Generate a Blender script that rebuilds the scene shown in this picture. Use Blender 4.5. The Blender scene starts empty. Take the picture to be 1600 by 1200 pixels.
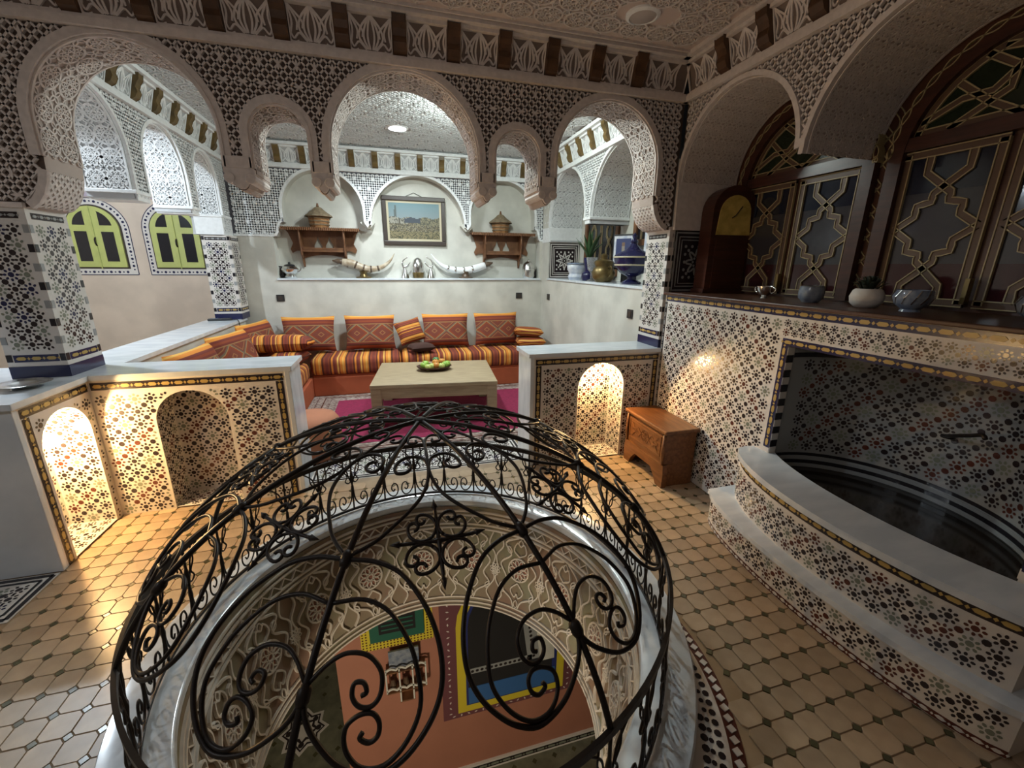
import bpy, math, random
import numpy as np
from mathutils import Vector, Matrix
from mathutils.geometry import tessellate_polygon

random.seed(7); RNG = np.random.default_rng(7)
SC = bpy.context.scene
COL = SC.collection
PI = math.pi
def R(a): return math.radians(a)

# ------------------------------------------------------------------ camera
F_PX = 653.67
def cam_axes(yaw, pitch, roll):
    cy, sy, cp, sp = math.cos(yaw), math.sin(yaw), math.cos(pitch), math.sin(pitch)
    f = Vector((sy*cp, cy*cp, -sp)); rt = Vector((cy, -sy, 0)); up = rt.cross(f)
    c, s = math.cos(roll), math.sin(roll)
    return rt*c+up*s, up*c-rt*s, f
CAM_P = Vector((0, 0, 1.75))
CX, CU, CF = cam_axes(R(15.653), R(15.854), R(0.528))
cd = bpy.data.cameras.new('camera'); cam = bpy.data.objects.new('camera', cd); COL.objects.link(cam)
cd.sensor_width = 36; cd.lens = 36*F_PX/1600; cd.clip_start = 0.02; cd.clip_end = 60
cam.matrix_world = Matrix(((CX.x, CU.x, -CF.x, 0), (CX.y, CU.y, -CF.y, 0), (CX.z, CU.z, -CF.z, CAM_P.z), (0, 0, 0, 1)))
SC.camera = cam
def proj(p):
    d = Vector(p)-CAM_P; z = d.dot(CF)
    if z < .05: return None
    return 800+F_PX*d.dot(CX)/z, 600-F_PX*d.dot(CU)/z, z

# ------------------------------------------------------------------ world, exposure
W = bpy.data.worlds.new('world'); SC.world = W; W.use_nodes = True
W.node_tree.nodes['Background'].inputs[0].default_value = (.60, .66, .80, 1)
W.node_tree.nodes['Background'].inputs[1].default_value = .02
SC.view_settings.view_transform = 'Standard'; SC.view_settings.look = 'None'
SC.view_settings.exposure = 0.0; SC.view_settings.gamma = 1.0
SC.view_settings.use_curve_mapping = False
SALON_W, SALON2_W, GALLERY_W, FRONT_GALLERY_W, NICHE_L_W, NICHE_R_W, LANDING_FILL_W, LOWER_FILL_W = 44, 118, 215, 17, 60, 36, 12, 118
COOL = (.86, .96, 1.0); WARM = (1.0, .63, .27)

# ------------------------------------------------------------------ materials
MATS = {}
def mat(name, col, rough=.6, metal=0.0, noise=0.0, nscale=8.0, bump=0.0, col2=None, spec=None, emit=0, stretch=None, rnd=0.0, trans=0):
    m = bpy.data.materials.new(name); m.use_nodes = True; nt = m.node_tree; b = nt.nodes['Principled BSDF']
    b.inputs['Base Color'].default_value = (*col, 1); b.inputs['Roughness'].default_value = rough; b.inputs['Metallic'].default_value = metal
    if spec is not None: b.inputs['Specular IOR Level'].default_value = spec
    if trans: b.inputs['Transmission Weight'].default_value = trans
    if emit: b.inputs['Emission Color'].default_value = (*col, 1); b.inputs['Emission Strength'].default_value = emit
    last = None
    if noise or col2:
        tc = nt.nodes.new('ShaderNodeTexCoord'); mp = nt.nodes.new('ShaderNodeMapping'); nz = nt.nodes.new('ShaderNodeTexNoise')
        nt.links.new(tc.outputs['Object'], mp.inputs[0]); nt.links.new(mp.outputs[0], nz.inputs[0])
        if stretch: mp.inputs['Scale'].default_value = stretch
        nz.inputs['Scale'].default_value = nscale; nz.inputs['Detail'].default_value = 4
        rp = nt.nodes.new('ShaderNodeValToRGB'); c2 = col2 or tuple(max(0, c*(1-noise)) for c in col)
        rp.color_ramp.elements[0].color = (*c2, 1); rp.color_ramp.elements[1].color = (*col, 1)
        rp.color_ramp.elements[0].position = .36; rp.color_ramp.elements[1].position = .64
        nt.links.new(nz.outputs[0], rp.inputs[0]); last = rp.outputs[0]
        if bump:
            bp = nt.nodes.new('ShaderNodeBump'); bp.inputs['Strength'].default_value = bump; bp.inputs['Distance'].default_value = .01
            nt.links.new(nz.outputs[0], bp.inputs['Height']); nt.links.new(bp.outputs[0], b.inputs['Normal'])
    if rnd:
        oi = nt.nodes.new('ShaderNodeObjectInfo'); ge = nt.nodes.new('ShaderNodeNewGeometry')
        ad = nt.nodes.new('ShaderNodeMath'); ad.operation = 'ADD'; fr = nt.nodes.new('ShaderNodeMath'); fr.operation = 'FRACT'
        nt.links.new(oi.outputs['Random'], ad.inputs[0]); nt.links.new(ge.outputs['Random Per Island'], ad.inputs[1]); nt.links.new(ad.outputs[0], fr.inputs[0])
        mr = nt.nodes.new('ShaderNodeMapRange'); mr.inputs[3].default_value = 1-rnd; mr.inputs[4].default_value = 1+rnd
        nt.links.new(fr.outputs[0], mr.inputs[0])
        mx = nt.nodes.new('ShaderNodeVectorMath'); mx.operation = 'SCALE'
        if last: nt.links.new(last, mx.inputs[0])
        else: mx.inputs[0].default_value = col
        nt.links.new(mr.outputs[0], mx.inputs['Scale']); last = mx.outputs[0]
    if last: nt.links.new(last, b.inputs['Base Color'])
    MATS[name] = m; return m

mat('plaster', (.70, .63, .59), .85, noise=.12, nscale=30)
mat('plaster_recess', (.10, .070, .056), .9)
mat('plaster_grey', (.85, .87, .87), .8, noise=.08, nscale=25)
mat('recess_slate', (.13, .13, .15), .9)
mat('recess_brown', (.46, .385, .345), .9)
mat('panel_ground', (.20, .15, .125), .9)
mat('ceiling_ground', (.60, .50, .455), .9)
mat('ceiling_ground_pale', (.50, .51, .52), .9)
mat('tadelakt', (.66, .65, .585), .55, noise=.18, nscale=3.5)
mat('peach', (.66, .55, .45), .6, noise=.15, nscale=3)
mat('mauve', (.45, .38, .46), .7)
mat('marble', (.70, .74, .78), .16, col2=(.58, .63, .68), nscale=4, stretch=(1, 3, 1))
mat('iron', (.030, .024, .022), .42, metal=.55)
mat('floor_tile', (.44, .33, .22), .36, col2=(.36, .265, .175), nscale=9, rnd=.16)
mat('cabochon', (.085, .080, .040), .25, rnd=.3)
mat('grout', (.33, .23, .135), .8)
mat('z_white', (.65, .615, .575), .60)
mat('z_dark', (.028, .020, .022), .2)
mat('z_brown', (.10, .030, .020), .2)
mat('z_green', (.20, .22, .17), .25)
mat('z_navy', (.020, .022, .07), .2)
mat('z_yellow', (.46, .32, .10), .3)
mat('z_grey', (.30, .31, .31), .3)
mat('z_black', (.02, .018, .022), .2)
mat('wood_dark', (.060, .018, .010), .35, noise=.4, nscale=6, stretch=(1, 1, 8))
mat('wood_bracket', (.10, .045, .018), .5, noise=.4, nscale=12)
mat('bracket_gold', (.19, .12, .035), .45, noise=.5, nscale=9)
mat('wood_lintel', (.075, .026, .012), .4, noise=.3, nscale=6)
mat('strap_brown', (.085, .045, .025), .5)
mat('strap_yellow', (.33, .265, .14), .5)
mat('pane_blue', (.008, .010, .022), .08); mat('pane_red', (.035, .010, .012), .08); mat('pane_green', (.010, .018, .008), .08); mat('pane_grey', (.035, .033, .04), .10)
mat('wood_table', (.43, .335, .205), .5, col2=(.33, .25, .15), nscale=5, stretch=(1, 9, 9))
mat('wood_chest', (.20, .082, .027), .38, col2=(.12, .043, .014), nscale=5, stretch=(9, 1, 9))
mat('wood_shelf', (.21, .095, .04), .5, col2=(.12, .05, .022), nscale=8)
mat('wicker', (.34, .17, .06), .75, col2=(.18, .08, .03), nscale=22, stretch=(1, 1, 4))
mat('wicker_roof', (.23, .17, .10), .8, noise=.4, nscale=30)
mat('sofa_base', (.42, .095, .035), .8, noise=.15, nscale=5)
mat('fabric_dark', (.055, .022, .016), .9)
mat('pouf', (.48, .19, .10), .8, noise=.12, nscale=6)
mat('rug', (.27, .016, .065), .95, noise=.25, nscale=40)
mat('rug_pale', (.42, .36, .31), .95, col2=(.16, .09, .08), nscale=26)
mat('silver', (.74, .74, .72), .22, metal=1); mat('brass', (.22, .155, .06), .35, metal=.7, noise=.5, nscale=14)
mat('horn', (.58, .50, .38), .4, col2=(.34, .25, .16), nscale=18); mat('horn_dark', (.10, .065, .04), .4)
mat('black_plastic', (.02, .02, .022), .4); mat('navy_glaze', (.014, .014, .060), .12); mat('white_glaze', (.72, .74, .76), .15, col2=(.45, .5, .62), nscale=14)
mat('glass_clear', (.85, .87, .88), .05, trans=.85); mat('grey_glaze', (.26, .29, .33), .15, col2=(.12, .15, .22), nscale=22)
mat('leaf', (.035, .085, .030), .45); mat('leaf_dark', (.012, .020, .010), .6); mat('soil', (.03, .02, .015), .9)
mat('shutter', (.50, .54, .17), .55, noise=.12, nscale=8); mat('dark_glass', (.012, .012, .016), .2)
mat('frame_dark', (.045, .032, .026), .4); mat('frame_gold', (.50, .44, .30), .5)
mat('gold_dial', (.66, .50, .14), .45, metal=.15, col2=(.42, .30, .07), nscale=10)
mat('fruit_green', (.30, .50, .08), .35); mat('fruit_lime', (.50, .58, .16), .35); mat('fruit_orange', (.62, .26, .05), .4); mat('fruit_dark', (.06, .20, .05), .4)
mat('lamp_glass', (.92, .97, 1.0), .4, emit=45); mat('lamp_off', (.45, .40, .37), .5); mat('bulb', (1.0, .66, .28), .4, emit=25)
mat('orange_wall', (.40, .17, .11), .7, noise=.08, nscale=3); mat('y_paint', (.62, .50, .03), .6); mat('green_paint', (.012, .10, .065), .5); mat('purple_paint', (.14, .045, .055), .7)
mat('blue_paint', (.04, .13, .34), .4); mat('deep_blue', (.02, .03, .16), .5); mat('floor_low', (.19, .19, .13), .5, noise=.4, nscale=8); mat('drum_green', (.25, .235, .15), .8, col2=(.25, .155, .11), nscale=3.2); mat('drum_line', (.66, .59, .50), .8)
mat('drum_red', (.30, .13, .09), .8); mat('dark_void', (.012, .011, .012), .9); mat('cable', (.02, .02, .02), .6); mat('wall_plain', (.42, .37, .33), .9)
mat('water', (.020, .014, .010), .12)

def stripes(name, axis, period, cols, rough=.9):
    m = bpy.data.materials.new(name); m.use_nodes = True; nt = m.node_tree; b = nt.nodes['Principled BSDF']; b.inputs['Roughness'].default_value = rough
    tc = nt.nodes.new('ShaderNodeTexCoord'); sx = nt.nodes.new('ShaderNodeSeparateXYZ'); nt.links.new(tc.outputs['Object'], sx.inputs[0])
    dv = nt.nodes.new('ShaderNodeMath'); dv.operation = 'DIVIDE'; dv.inputs[1].default_value = period; nt.links.new(sx.outputs[axis], dv.inputs[0])
    fr = nt.nodes.new('ShaderNodeMath'); fr.operation = 'FRACT'; nt.links.new(dv.outputs[0], fr.inputs[0])
    rp = nt.nodes.new('ShaderNodeValToRGB'); rp.color_ramp.interpolation = 'CONSTANT'; nt.links.new(fr.outputs[0], rp.inputs[0])
    el = rp.color_ramp.elements
    while len(el) < len(cols): el.new(.5)
    for e, (p, c) in zip(el, cols): e.position = p; e.color = (*c, 1)
    nt.links.new(rp.outputs[0], b.inputs['Base Color']); MATS[name] = m
OR, YE, BR, MA, DK = (.66, .23, .030), (.70, .39, .085), (.27, .055, .020), (.18, .034, .022), (.095, .022, .012)
SEQ = [(0, MA), (.10, BR), (.17, YE), (.24, BR), (.29, OR), (.40, YE), (.46, OR), (.52, DK), (.60, BR), (.68, MA), (.80, BR), (.86, DK), (.92, OR)]
stripes('stripe_x', 0, .30, SEQ); stripes('stripe_y', 1, .16, SEQ); stripes('stripe_bolster', 0, .21, SEQ); stripes('stripe_small', 2, .17, SEQ)

def kilim(name):
    m = bpy.data.materials.new(name); m.use_nodes = True; nt = m.node_tree; b = nt.nodes['Principled BSDF']; b.inputs['Roughness'].default_value = .9
    N = nt.nodes.new; L = nt.links.new
    tc = N('ShaderNodeTexCoord'); sx = N('ShaderNodeSeparateXYZ'); L(tc.outputs['Generated'], sx.inputs[0])
    def op(o, a, bb=None, cc=None):
        n = N('ShaderNodeMath'); n.operation = o
        for i, q in enumerate((a, bb, cc)):
            if q is None: continue
            if isinstance(q, (int, float)): n.inputs[i].default_value = q
            else: L(q, n.inputs[i])
        return n.outputs[0]
    def ramp(v, seq):
        r = N('ShaderNodeValToRGB'); r.color_ramp.interpolation = 'CONSTANT'; e = r.color_ramp.elements
        while len(e) < len(seq): e.new(.5)
        for q, (p, c) in zip(e, seq): q.position = p; q.color = (*c, 1)
        L(v, r.inputs[0]); return r.outputs[0]
    u, v = sx.outputs[0], sx.outputs[2]
    du = op('ABSOLUTE', op('SUBTRACT', op('FRACT', op('MULTIPLY', u, 2.0)), .5)); dv = op('ABSOLUTE', op('SUBTRACT', v, .47))
    dia = op('ADD', du, op('MULTIPLY', dv, 1.75))
    GR, RD = (.17, .13, .085), (.20, .05, .03)
    c1 = ramp(op('FRACT', op('MULTIPLY', dia, 1.9)), [(0, RD), (.16, (.35, .16, .06)), (.24, RD), (.62, BR), (.80, (.40, .24, .10)), (.87, GR)])
    bands = ramp(v, [(0, MA), (.06, BR), (.12, DK), (.16, MA), (.205, (.36, .19, .07)), (.225, GR), (.715, (.36, .19, .07)), (.735, MA), (.78, BR), (.83, MA), (.88, OR), (.94, YE), (.97, OR)])
    inn = op('MULTIPLY', op('GREATER_THAN', v, .225), op('LESS_THAN', v, .715))
    mx = N('ShaderNodeMix'); mx.data_type = 'RGBA'; L(inn, mx.inputs[0]); L(bands, mx.inputs[6]); L(c1, mx.inputs[7]); L(mx.outputs[2], b.inputs['Base Color']); MATS[name] = m
kilim('kilim')

def vcol_mat(name, rough=.6):
    m = bpy.data.materials.new(name); m.use_nodes = True; nt = m.node_tree
    a = nt.nodes.new('ShaderNodeVertexColor'); a.layer_name = 'print'; b = nt.nodes['Principled BSDF']; b.inputs['Roughness'].default_value = rough
    nt.links.new(a.outputs[0], b.inputs['Base Color']); MATS[name] = m
vcol_mat('print_paint', .5)

# ------------------------------------------------------------------ geometry helpers
class Geo:
    def __init__(s): s.v = []; s.n = 0; s.f = []; s.m = []
    def add(s, verts, faces, m=0):
        verts = np.asarray(verts, float).reshape(-1, 3); k = s.n
        s.v.append(verts); s.n += len(verts)
        for f in faces: s.f.append([i+k for i in f])
        s.m += [m]*len(faces); return s
    def addq(s, verts, faces, m=0):
        verts = np.asarray(verts, float).reshape(-1, 3); fa = (np.asarray(faces)+s.n).tolist()
        s.v.append(verts); s.n += len(verts); s.f += fa; s.m += [m]*len(fa); return s
    def box(s, x0, x1, y0, y1, z0, z1, m=0):
        v = [(x, y, z) for x in (x0, x1) for y in (y0, y1) for z in (z0, z1)]
        return s.add(v, [(0, 1, 3, 2), (4, 6, 7, 5), (0, 4, 5, 1), (2, 3, 7, 6), (0, 2, 6, 4), (1, 5, 7, 3)], m)
    def tube(s, pts, r, sides=6, closed=False, m=0, caps=True):
        P = np.asarray(pts, float); n = len(P); rr = np.full(n, r) if np.isscalar(r) else np.asarray(r, float)
        T = (np.roll(P, -1, 0)-np.roll(P, 1, 0)) if closed else np.gradient(P, axis=0)
        T /= np.linalg.norm(T, axis=1)[:, None]+1e-12
        a = np.array([0, 0, 1.]) if abs(T[0][2]) < .9 else np.array([1., 0, 0])
        U = np.zeros((n, 3)); u = np.cross(T[0], a); u /= np.linalg.norm(u)
        for i in range(n):
            u = u-T[i]*(u@T[i]); u /= np.linalg.norm(u)+1e-12; U[i] = u
        V = np.cross(T, U); an = np.arange(sides)*2*PI/sides
        vs = P[:, None]+rr[:, None, None]*(U[:, None]*np.cos(an)[None, :, None]+V[:, None]*np.sin(an)[None, :, None])
        f = []
        for i in range(n if closed else n-1):
            j = (i+1) % n
            for k in range(sides): f.append((i*sides+k, i*sides+(k+1) % sides, j*sides+(k+1) % sides, j*sides+k))
        if not closed and caps: f += [tuple(range(sides))[::-1], tuple((n-1)*sides+k for k in range(sides))]
        return s.add(vs, f, m)
    def lathe(s, prof, c=(0, 0, 0), seg=24, m=0, a0=0, a1=2*PI):
        full = abs(a1-a0-2*PI) < 1e-6; k = seg if full else seg+1
        an = a0+np.arange(k)*(a1-a0)/seg; pr = np.asarray(prof, float)
        vs = np.stack([c[0]+pr[:, 0:1]*np.cos(an), c[1]+pr[:, 0:1]*np.sin(an), c[2]+np.repeat(pr[:, 1:2], k, 1)], -1); f = []
        for i in range(len(pr)-1):
            for j in range(seg):
                q = (j+1) % k; f.append((i*k+j, i*k+q, (i+1)*k+q, (i+1)*k+j))
        return s.add(vs, f, m)
    def prism(s, out, fmap, h0, h1, m=0, mside=None):
        out = np.asarray(out, float); n = len(out)
        a = fmap(out[:, 0], out[:, 1], np.full(n, h0)); b = fmap(out[:, 0], out[:, 1], np.full(n, h1))
        tris = tessellate_polygon([[Vector((p[0], p[1], 0)) for p in out]])
        s.add(b, [tuple(t) for t in tris], m); s.add(a, [tuple(t)[::-1] for t in tris], m)
        s.add(np.concatenate([a, b]), [(i, (i+1) % n, n+(i+1) % n, n+i) for i in range(n)], m if mside is None else mside); return s
    def ribbons(s, lines, fmap, h, m=0, offs=None, h0=0.0):
        """raised flat strips: lines = [(points Nx2, width, closed)]; offs tiles them"""
        VV = []; FF = []; n = 0
        for P, w, cl in lines:
            P = np.asarray(P, float)
            T = (np.roll(P, -1, 0)-np.roll(P, 1, 0)) if cl else np.gradient(P, axis=0)
            T /= np.linalg.norm(T, axis=1)[:, None]+1e-12; nn = np.stack([-T[:, 1], T[:, 0]], -1)*w/2; k = len(P)
            q = np.zeros((k, 4, 3)); q[:, 0, :2] = q[:, 1, :2] = P+nn; q[:, 2, :2] = q[:, 3, :2] = P-nn; q[:, 0, 2] = q[:, 3, 2] = h0; q[:, 1, 2] = q[:, 2, 2] = h
            i = np.arange(k if cl else k-1); j = (i+1) % k
            for a in range(3): FF.append(np.stack([i*4+a, j*4+a, j*4+a+1, i*4+a+1], -1)+n)
            VV.append(q.reshape(-1, 3)); n += 4*k
        if not VV: return s
        V = np.concatenate(VV); Fa = np.concatenate(FF)
        if offs is not None:
            offs = np.asarray(offs, float); N = len(offs); V = np.repeat(V[None], N, 0); V[:, :, :2] += offs[:, None, :]
            Fa = (Fa[None]+(np.arange(N)*n)[:, None, None]).reshape(-1, 4); V = V.reshape(-1, 3)
        return s.addq(fmap(V[:, 0], V[:, 1], V[:, 2]), Fa, m)
    def polys(s, cen, shape, rot, fmap, h, m=0):
        """flat raised pieces: cen Nx2, shape Kx2 (one outline), rot N"""
        cen = np.asarray(cen, float).reshape(-1, 2)
        if not len(cen): return s
        c, sn = np.cos(rot), np.sin(rot); c = np.broadcast_to(c, (len(cen),)); sn = np.broadcast_to(sn, (len(cen),))
        x = cen[:, 0:1]+shape[None, :, 0]*c[:, None]-shape[None, :, 1]*sn[:, None]; y = cen[:, 1:2]+shape[None, :, 0]*sn[:, None]+shape[None, :, 1]*c[:, None]
        K = len(shape); V = fmap(x.ravel(), y.ravel(), np.full(x.size, h)); Fa = np.arange(x.size).reshape(-1, K)
        return s.addq(V, Fa, m)

def wloc(o):
    v = Vector((0, 0, 0))
    while o: v += o.location; o = o.parent
    return v
def build(g, name, mats, parent=None, smooth=False, kind=None, label=None, cat=None, group=None, bevel=0, local=False, origin=None, solid=0, autosmooth=None):
    me = bpy.data.meshes.new(name); V = np.concatenate(g.v) if g.v else np.zeros((0, 3))
    off = wloc(parent) if (parent and not local) else Vector((0, 0, 0))
    loc = Vector(origin)-off if origin is not None else Vector((0, 0, 0))
    V = V-np.array(off)-np.array(loc)
    me.from_pydata(V.tolist(), [], g.f)
    for mm in (mats if isinstance(mats, (list, tuple)) else [mats]): me.materials.append(MATS[mm])
    if max(g.m, default=0): me.polygons.foreach_set('material_index', np.array(g.m, dtype=np.int32))
    if smooth: me.polygons.foreach_set('use_smooth', np.ones(len(me.polygons), dtype=bool))
    me.update()
    o = bpy.data.objects.new(name, me); COL.objects.link(o); o.parent = parent; o.location = loc
    if autosmooth is not None and smooth: me.set_sharp_from_angle(angle=R(autosmooth))
    tagit(o, label, cat, group, kind)
    if bevel:
        b = o.modifiers.new('bevel', 'BEVEL'); b.width = bevel; b.segments = 2; b.limit_method = 'ANGLE'; b.angle_limit = R(40)
    if solid:
        b = o.modifiers.new('solid', 'SOLIDIFY'); b.thickness = solid
    return o
def tagit(o, label=None, cat=None, group=None, kind=None):
    if label: o['label'] = label
    if cat: o['category'] = cat
    if group: o['group'] = group
    if kind: o['kind'] = kind
    return o
def thing(name, label, cat, loc=(0, 0, 0), rz=0, group=None, kind=None):
    o = bpy.data.objects.new(name, None); COL.objects.link(o); o.location = loc; o.rotation_euler = (0, 0, rz); o.empty_display_size = .1
    return tagit(o, label, cat, group, kind)
def copy_tree(o, parent=None):
    c = o.copy(); COL.objects.link(c); c.parent = parent
    for ch in list(o.children): copy_tree(ch, c)
    return c
def inst(me, name, parent, M, kind=None):
    o = bpy.data.objects.new(name, me); COL.objects.link(o); o.parent = parent; o.matrix_local = M; 
    if kind: o['kind'] = kind
    return o

def ymap(Y, ns):   # plane facing ns*Y : (a=X, b=Z)
    return lambda a, b, h: np.stack([a, Y+ns*h, b], -1)
def xmap(X, ns):   # plane facing ns*X : (a=Y, b=Z)
    return lambda a, b, h: np.stack([X+ns*h, a, b], -1)
def zmap(Z, ns):
    return lambda a, b, h: np.stack([a, b, Z+ns*h], -1)

def inside(P, poly, margin=0):
    P = np.asarray(P, float); A = np.asarray(poly, float); B = np.roll(A, -1, 0); x, y = P[:, 0:1], P[:, 1:2]
    cond = ((A[:, 1] > y) != (B[:, 1] > y)); dy = np.where(B[:, 1]-A[:, 1] == 0, 1e-12, B[:, 1]-A[:, 1])
    xi = (B[:, 0]-A[:, 0])*(y-A[:, 1])/dy+A[:, 0]; ins = (np.sum(cond & (x < xi), 1) % 2) == 1
    if margin:
        AB = B-A; t = np.clip(((x-A[:, 0])*AB[:, 0]+(y-A[:, 1])*AB[:, 1])/((AB**2).sum(1)+1e-12), 0, 1)
        d = np.hypot(x-A[:, 0]-t*AB[:, 0], y-A[:, 1]-t*AB[:, 1]).min(1); ins &= d > margin
    return ins
def arch(c, r, zc, zs, n=24, rev=False):
    a = np.linspace(PI, 0, n+1); p = [(c-r, zs)]+[(c+r*math.cos(t), zc+r*math.sin(t)) for t in a]+[(c+r, zs)]
    return p[::-1] if rev else p
def circ(cx, cy, r, n=18, a0=0, a1=2*PI):
    t = np.linspace(a0, a1, n, endpoint=abs(a1-a0-2*PI) > 1e-6); return np.stack([cx+r*np.cos(t), cy+r*np.sin(t)], -1)
def petal(cx, cy, r0, r1, ang, w, n=5):
    t = np.linspace(0, 1, n); a = np.sin(t*PI)**.8*w; rad = r0+(r1-r0)*t
    up = np.stack([rad, a], -1); dn = np.stack([rad[::-1], -a[::-1]], -1)[1:-1]; q = np.concatenate([up, dn])
    c, s = math.cos(ang), math.sin(ang); return np.stack([cx+q[:, 0]*c-q[:, 1]*s, cy+q[:, 0]*s+q[:, 1]*c], -1)
def rosette(cx, cy, r, w=.006, k=8):
    L = [(circ(cx, cy, r), w*1.4, True), (circ(cx, cy, r*.24, 10), w, True)]
    for i in range(k): L.append((petal(cx, cy, r*.3, r*.92, i*2*PI/k, r*.17), w*.8, True))
    return L
def spline(P, n=6):
    P = np.asarray(P, float); out = []
    Q = np.vstack([2*P[0]-P[1], P, 2*P[-1]-P[-2]])
    for i in range(1, len(Q)-2):
        p0, p1, p2, p3 = Q[i-1:i+3]
        for t in np.linspace(0, 1, n, endpoint=False):
            out.append(.5*(2*p1+(p2-p0)*t+(2*p0-5*p1+4*p2-p3)*t*t+(3*p1-p0-3*p2+p3)*t**3))
    out.append(P[-1]); return np.array(out)
def octagon(r): t = np.arange(8)*PI/4+PI/8; return np.stack([r*np.cos(t), r*np.sin(t)], -1)

def lattice(g, poly, margin, p, bw, h, fmap, m=0, q=None, seed=0, leaf=True, step=4):
    """diagonal carved lattice over a polygon, with leaf bosses"""
    poly = np.asarray(poly, float); q = q or p
    x0, z0 = poly.min(0)-p; x1, z1 = poly.max(0)+p
    ni = int((x1-x0)/p)+2; nj = int((z1-z0)/q)+2
    I, J = np.meshgrid(np.arange(2*ni), np.arange(2*nj), indexing='ij'); ok = (I+J) % 2 == 0
    nd = np.stack([x0+I[ok]*p/2, z0+J[ok]*q/2], -1); ij = np.stack([I[ok], J[ok]], -1)
    segs = np.concatenate([np.stack([nd, nd+[p/2, q/2]], 1), np.stack([nd, nd+[p/2, -q/2]], 1)])
    k = inside(segs.mean(1), poly, margin*.62); segs = segs[k]
    d = segs[:, 1]-segs[:, 0]; d /= np.linalg.norm(d, axis=1)[:, None]; nn = np.stack([-d[:, 1], d[:, 0]], -1)*bw/2
    a, b = segs[:, 0], segs[:, 1]; N = len(a)
    if N:
        V = np.zeros((N, 8, 3))
        for c, (pt, sg, hh) in enumerate([(a, 1, 0), (a, 1, h), (a, -1, h), (a, -1, 0), (b, 1, 0), (b, 1, h), (b, -1, h), (b, -1, 0)]):
            V[:, c, :2] = pt+sg*nn; V[:, c, 2] = hh
        base = (np.arange(N)*8)[:, None, None]; Fa = (np.array([(0, 4, 5, 1), (1, 5, 6, 2), (2, 6, 7, 3)])[None]+base).reshape(-1, 4); V = V.reshape(-1, 3)
        g.addq(fmap(V[:, 0], V[:, 1], V[:, 2]), Fa, m)
    if leaf:
        for kk, (rx, rz) in enumerate([(.17, .62), (.62, .17)]):
            sel = ((ij[:, 0] % (2*step) == (0 if kk == 0 else step)) & (ij[:, 1] % (2*step) == (0 if kk == 0 else step))) | ((ij[:, 0] % (2*step) == (step if kk == 0 else 0)) & (ij[:, 1] % (2*step) == (0 if kk == 0 else step)))
            c = nd[sel]; c = c[inside(c, poly, margin+p*.3)]
            t = np.arange(8)*PI/4; sh = np.stack([p*rx*np.sign(np.cos(t))*abs(np.cos(t))**1.3, q*rz*np.sign(np.sin(t))*abs(np.sin(t))**1.3], -1)
            g.polys(c, sh, np.zeros(len(c)), fmap, h*1.25, m)
def starlattice(g, poly, margin, p, fmap, h, m=0):
    """fine white lattice with plus-shaped stars"""
    lattice(g, poly, margin, p, p*.34, h, fmap, m, leaf=False)
    poly = np.asarray(poly, float); x0, z0 = poly.min(0)-p; x1, z1 = poly.max(0)+p
    s = p*2.0; I, J = np.meshgrid(np.arange(int((x1-x0)/s)+2), np.arange(int((z1-z0)/s)+2), indexing='ij')
    c = np.stack([x0+(I+.5*(J % 2)).ravel()*s, z0+J.ravel()*s], -1); c = c[inside(c, poly, margin+p*.4)]
    r = p*.62; w = p*.13; sh = np.array([(-w, -w), (0, -r), (w, -w), (r, 0), (w, w), (0, r), (-w, w), (-r, 0)])
    g.polys(c, sh, np.zeros(len(c)), fmap, h*1.2, m)

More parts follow.
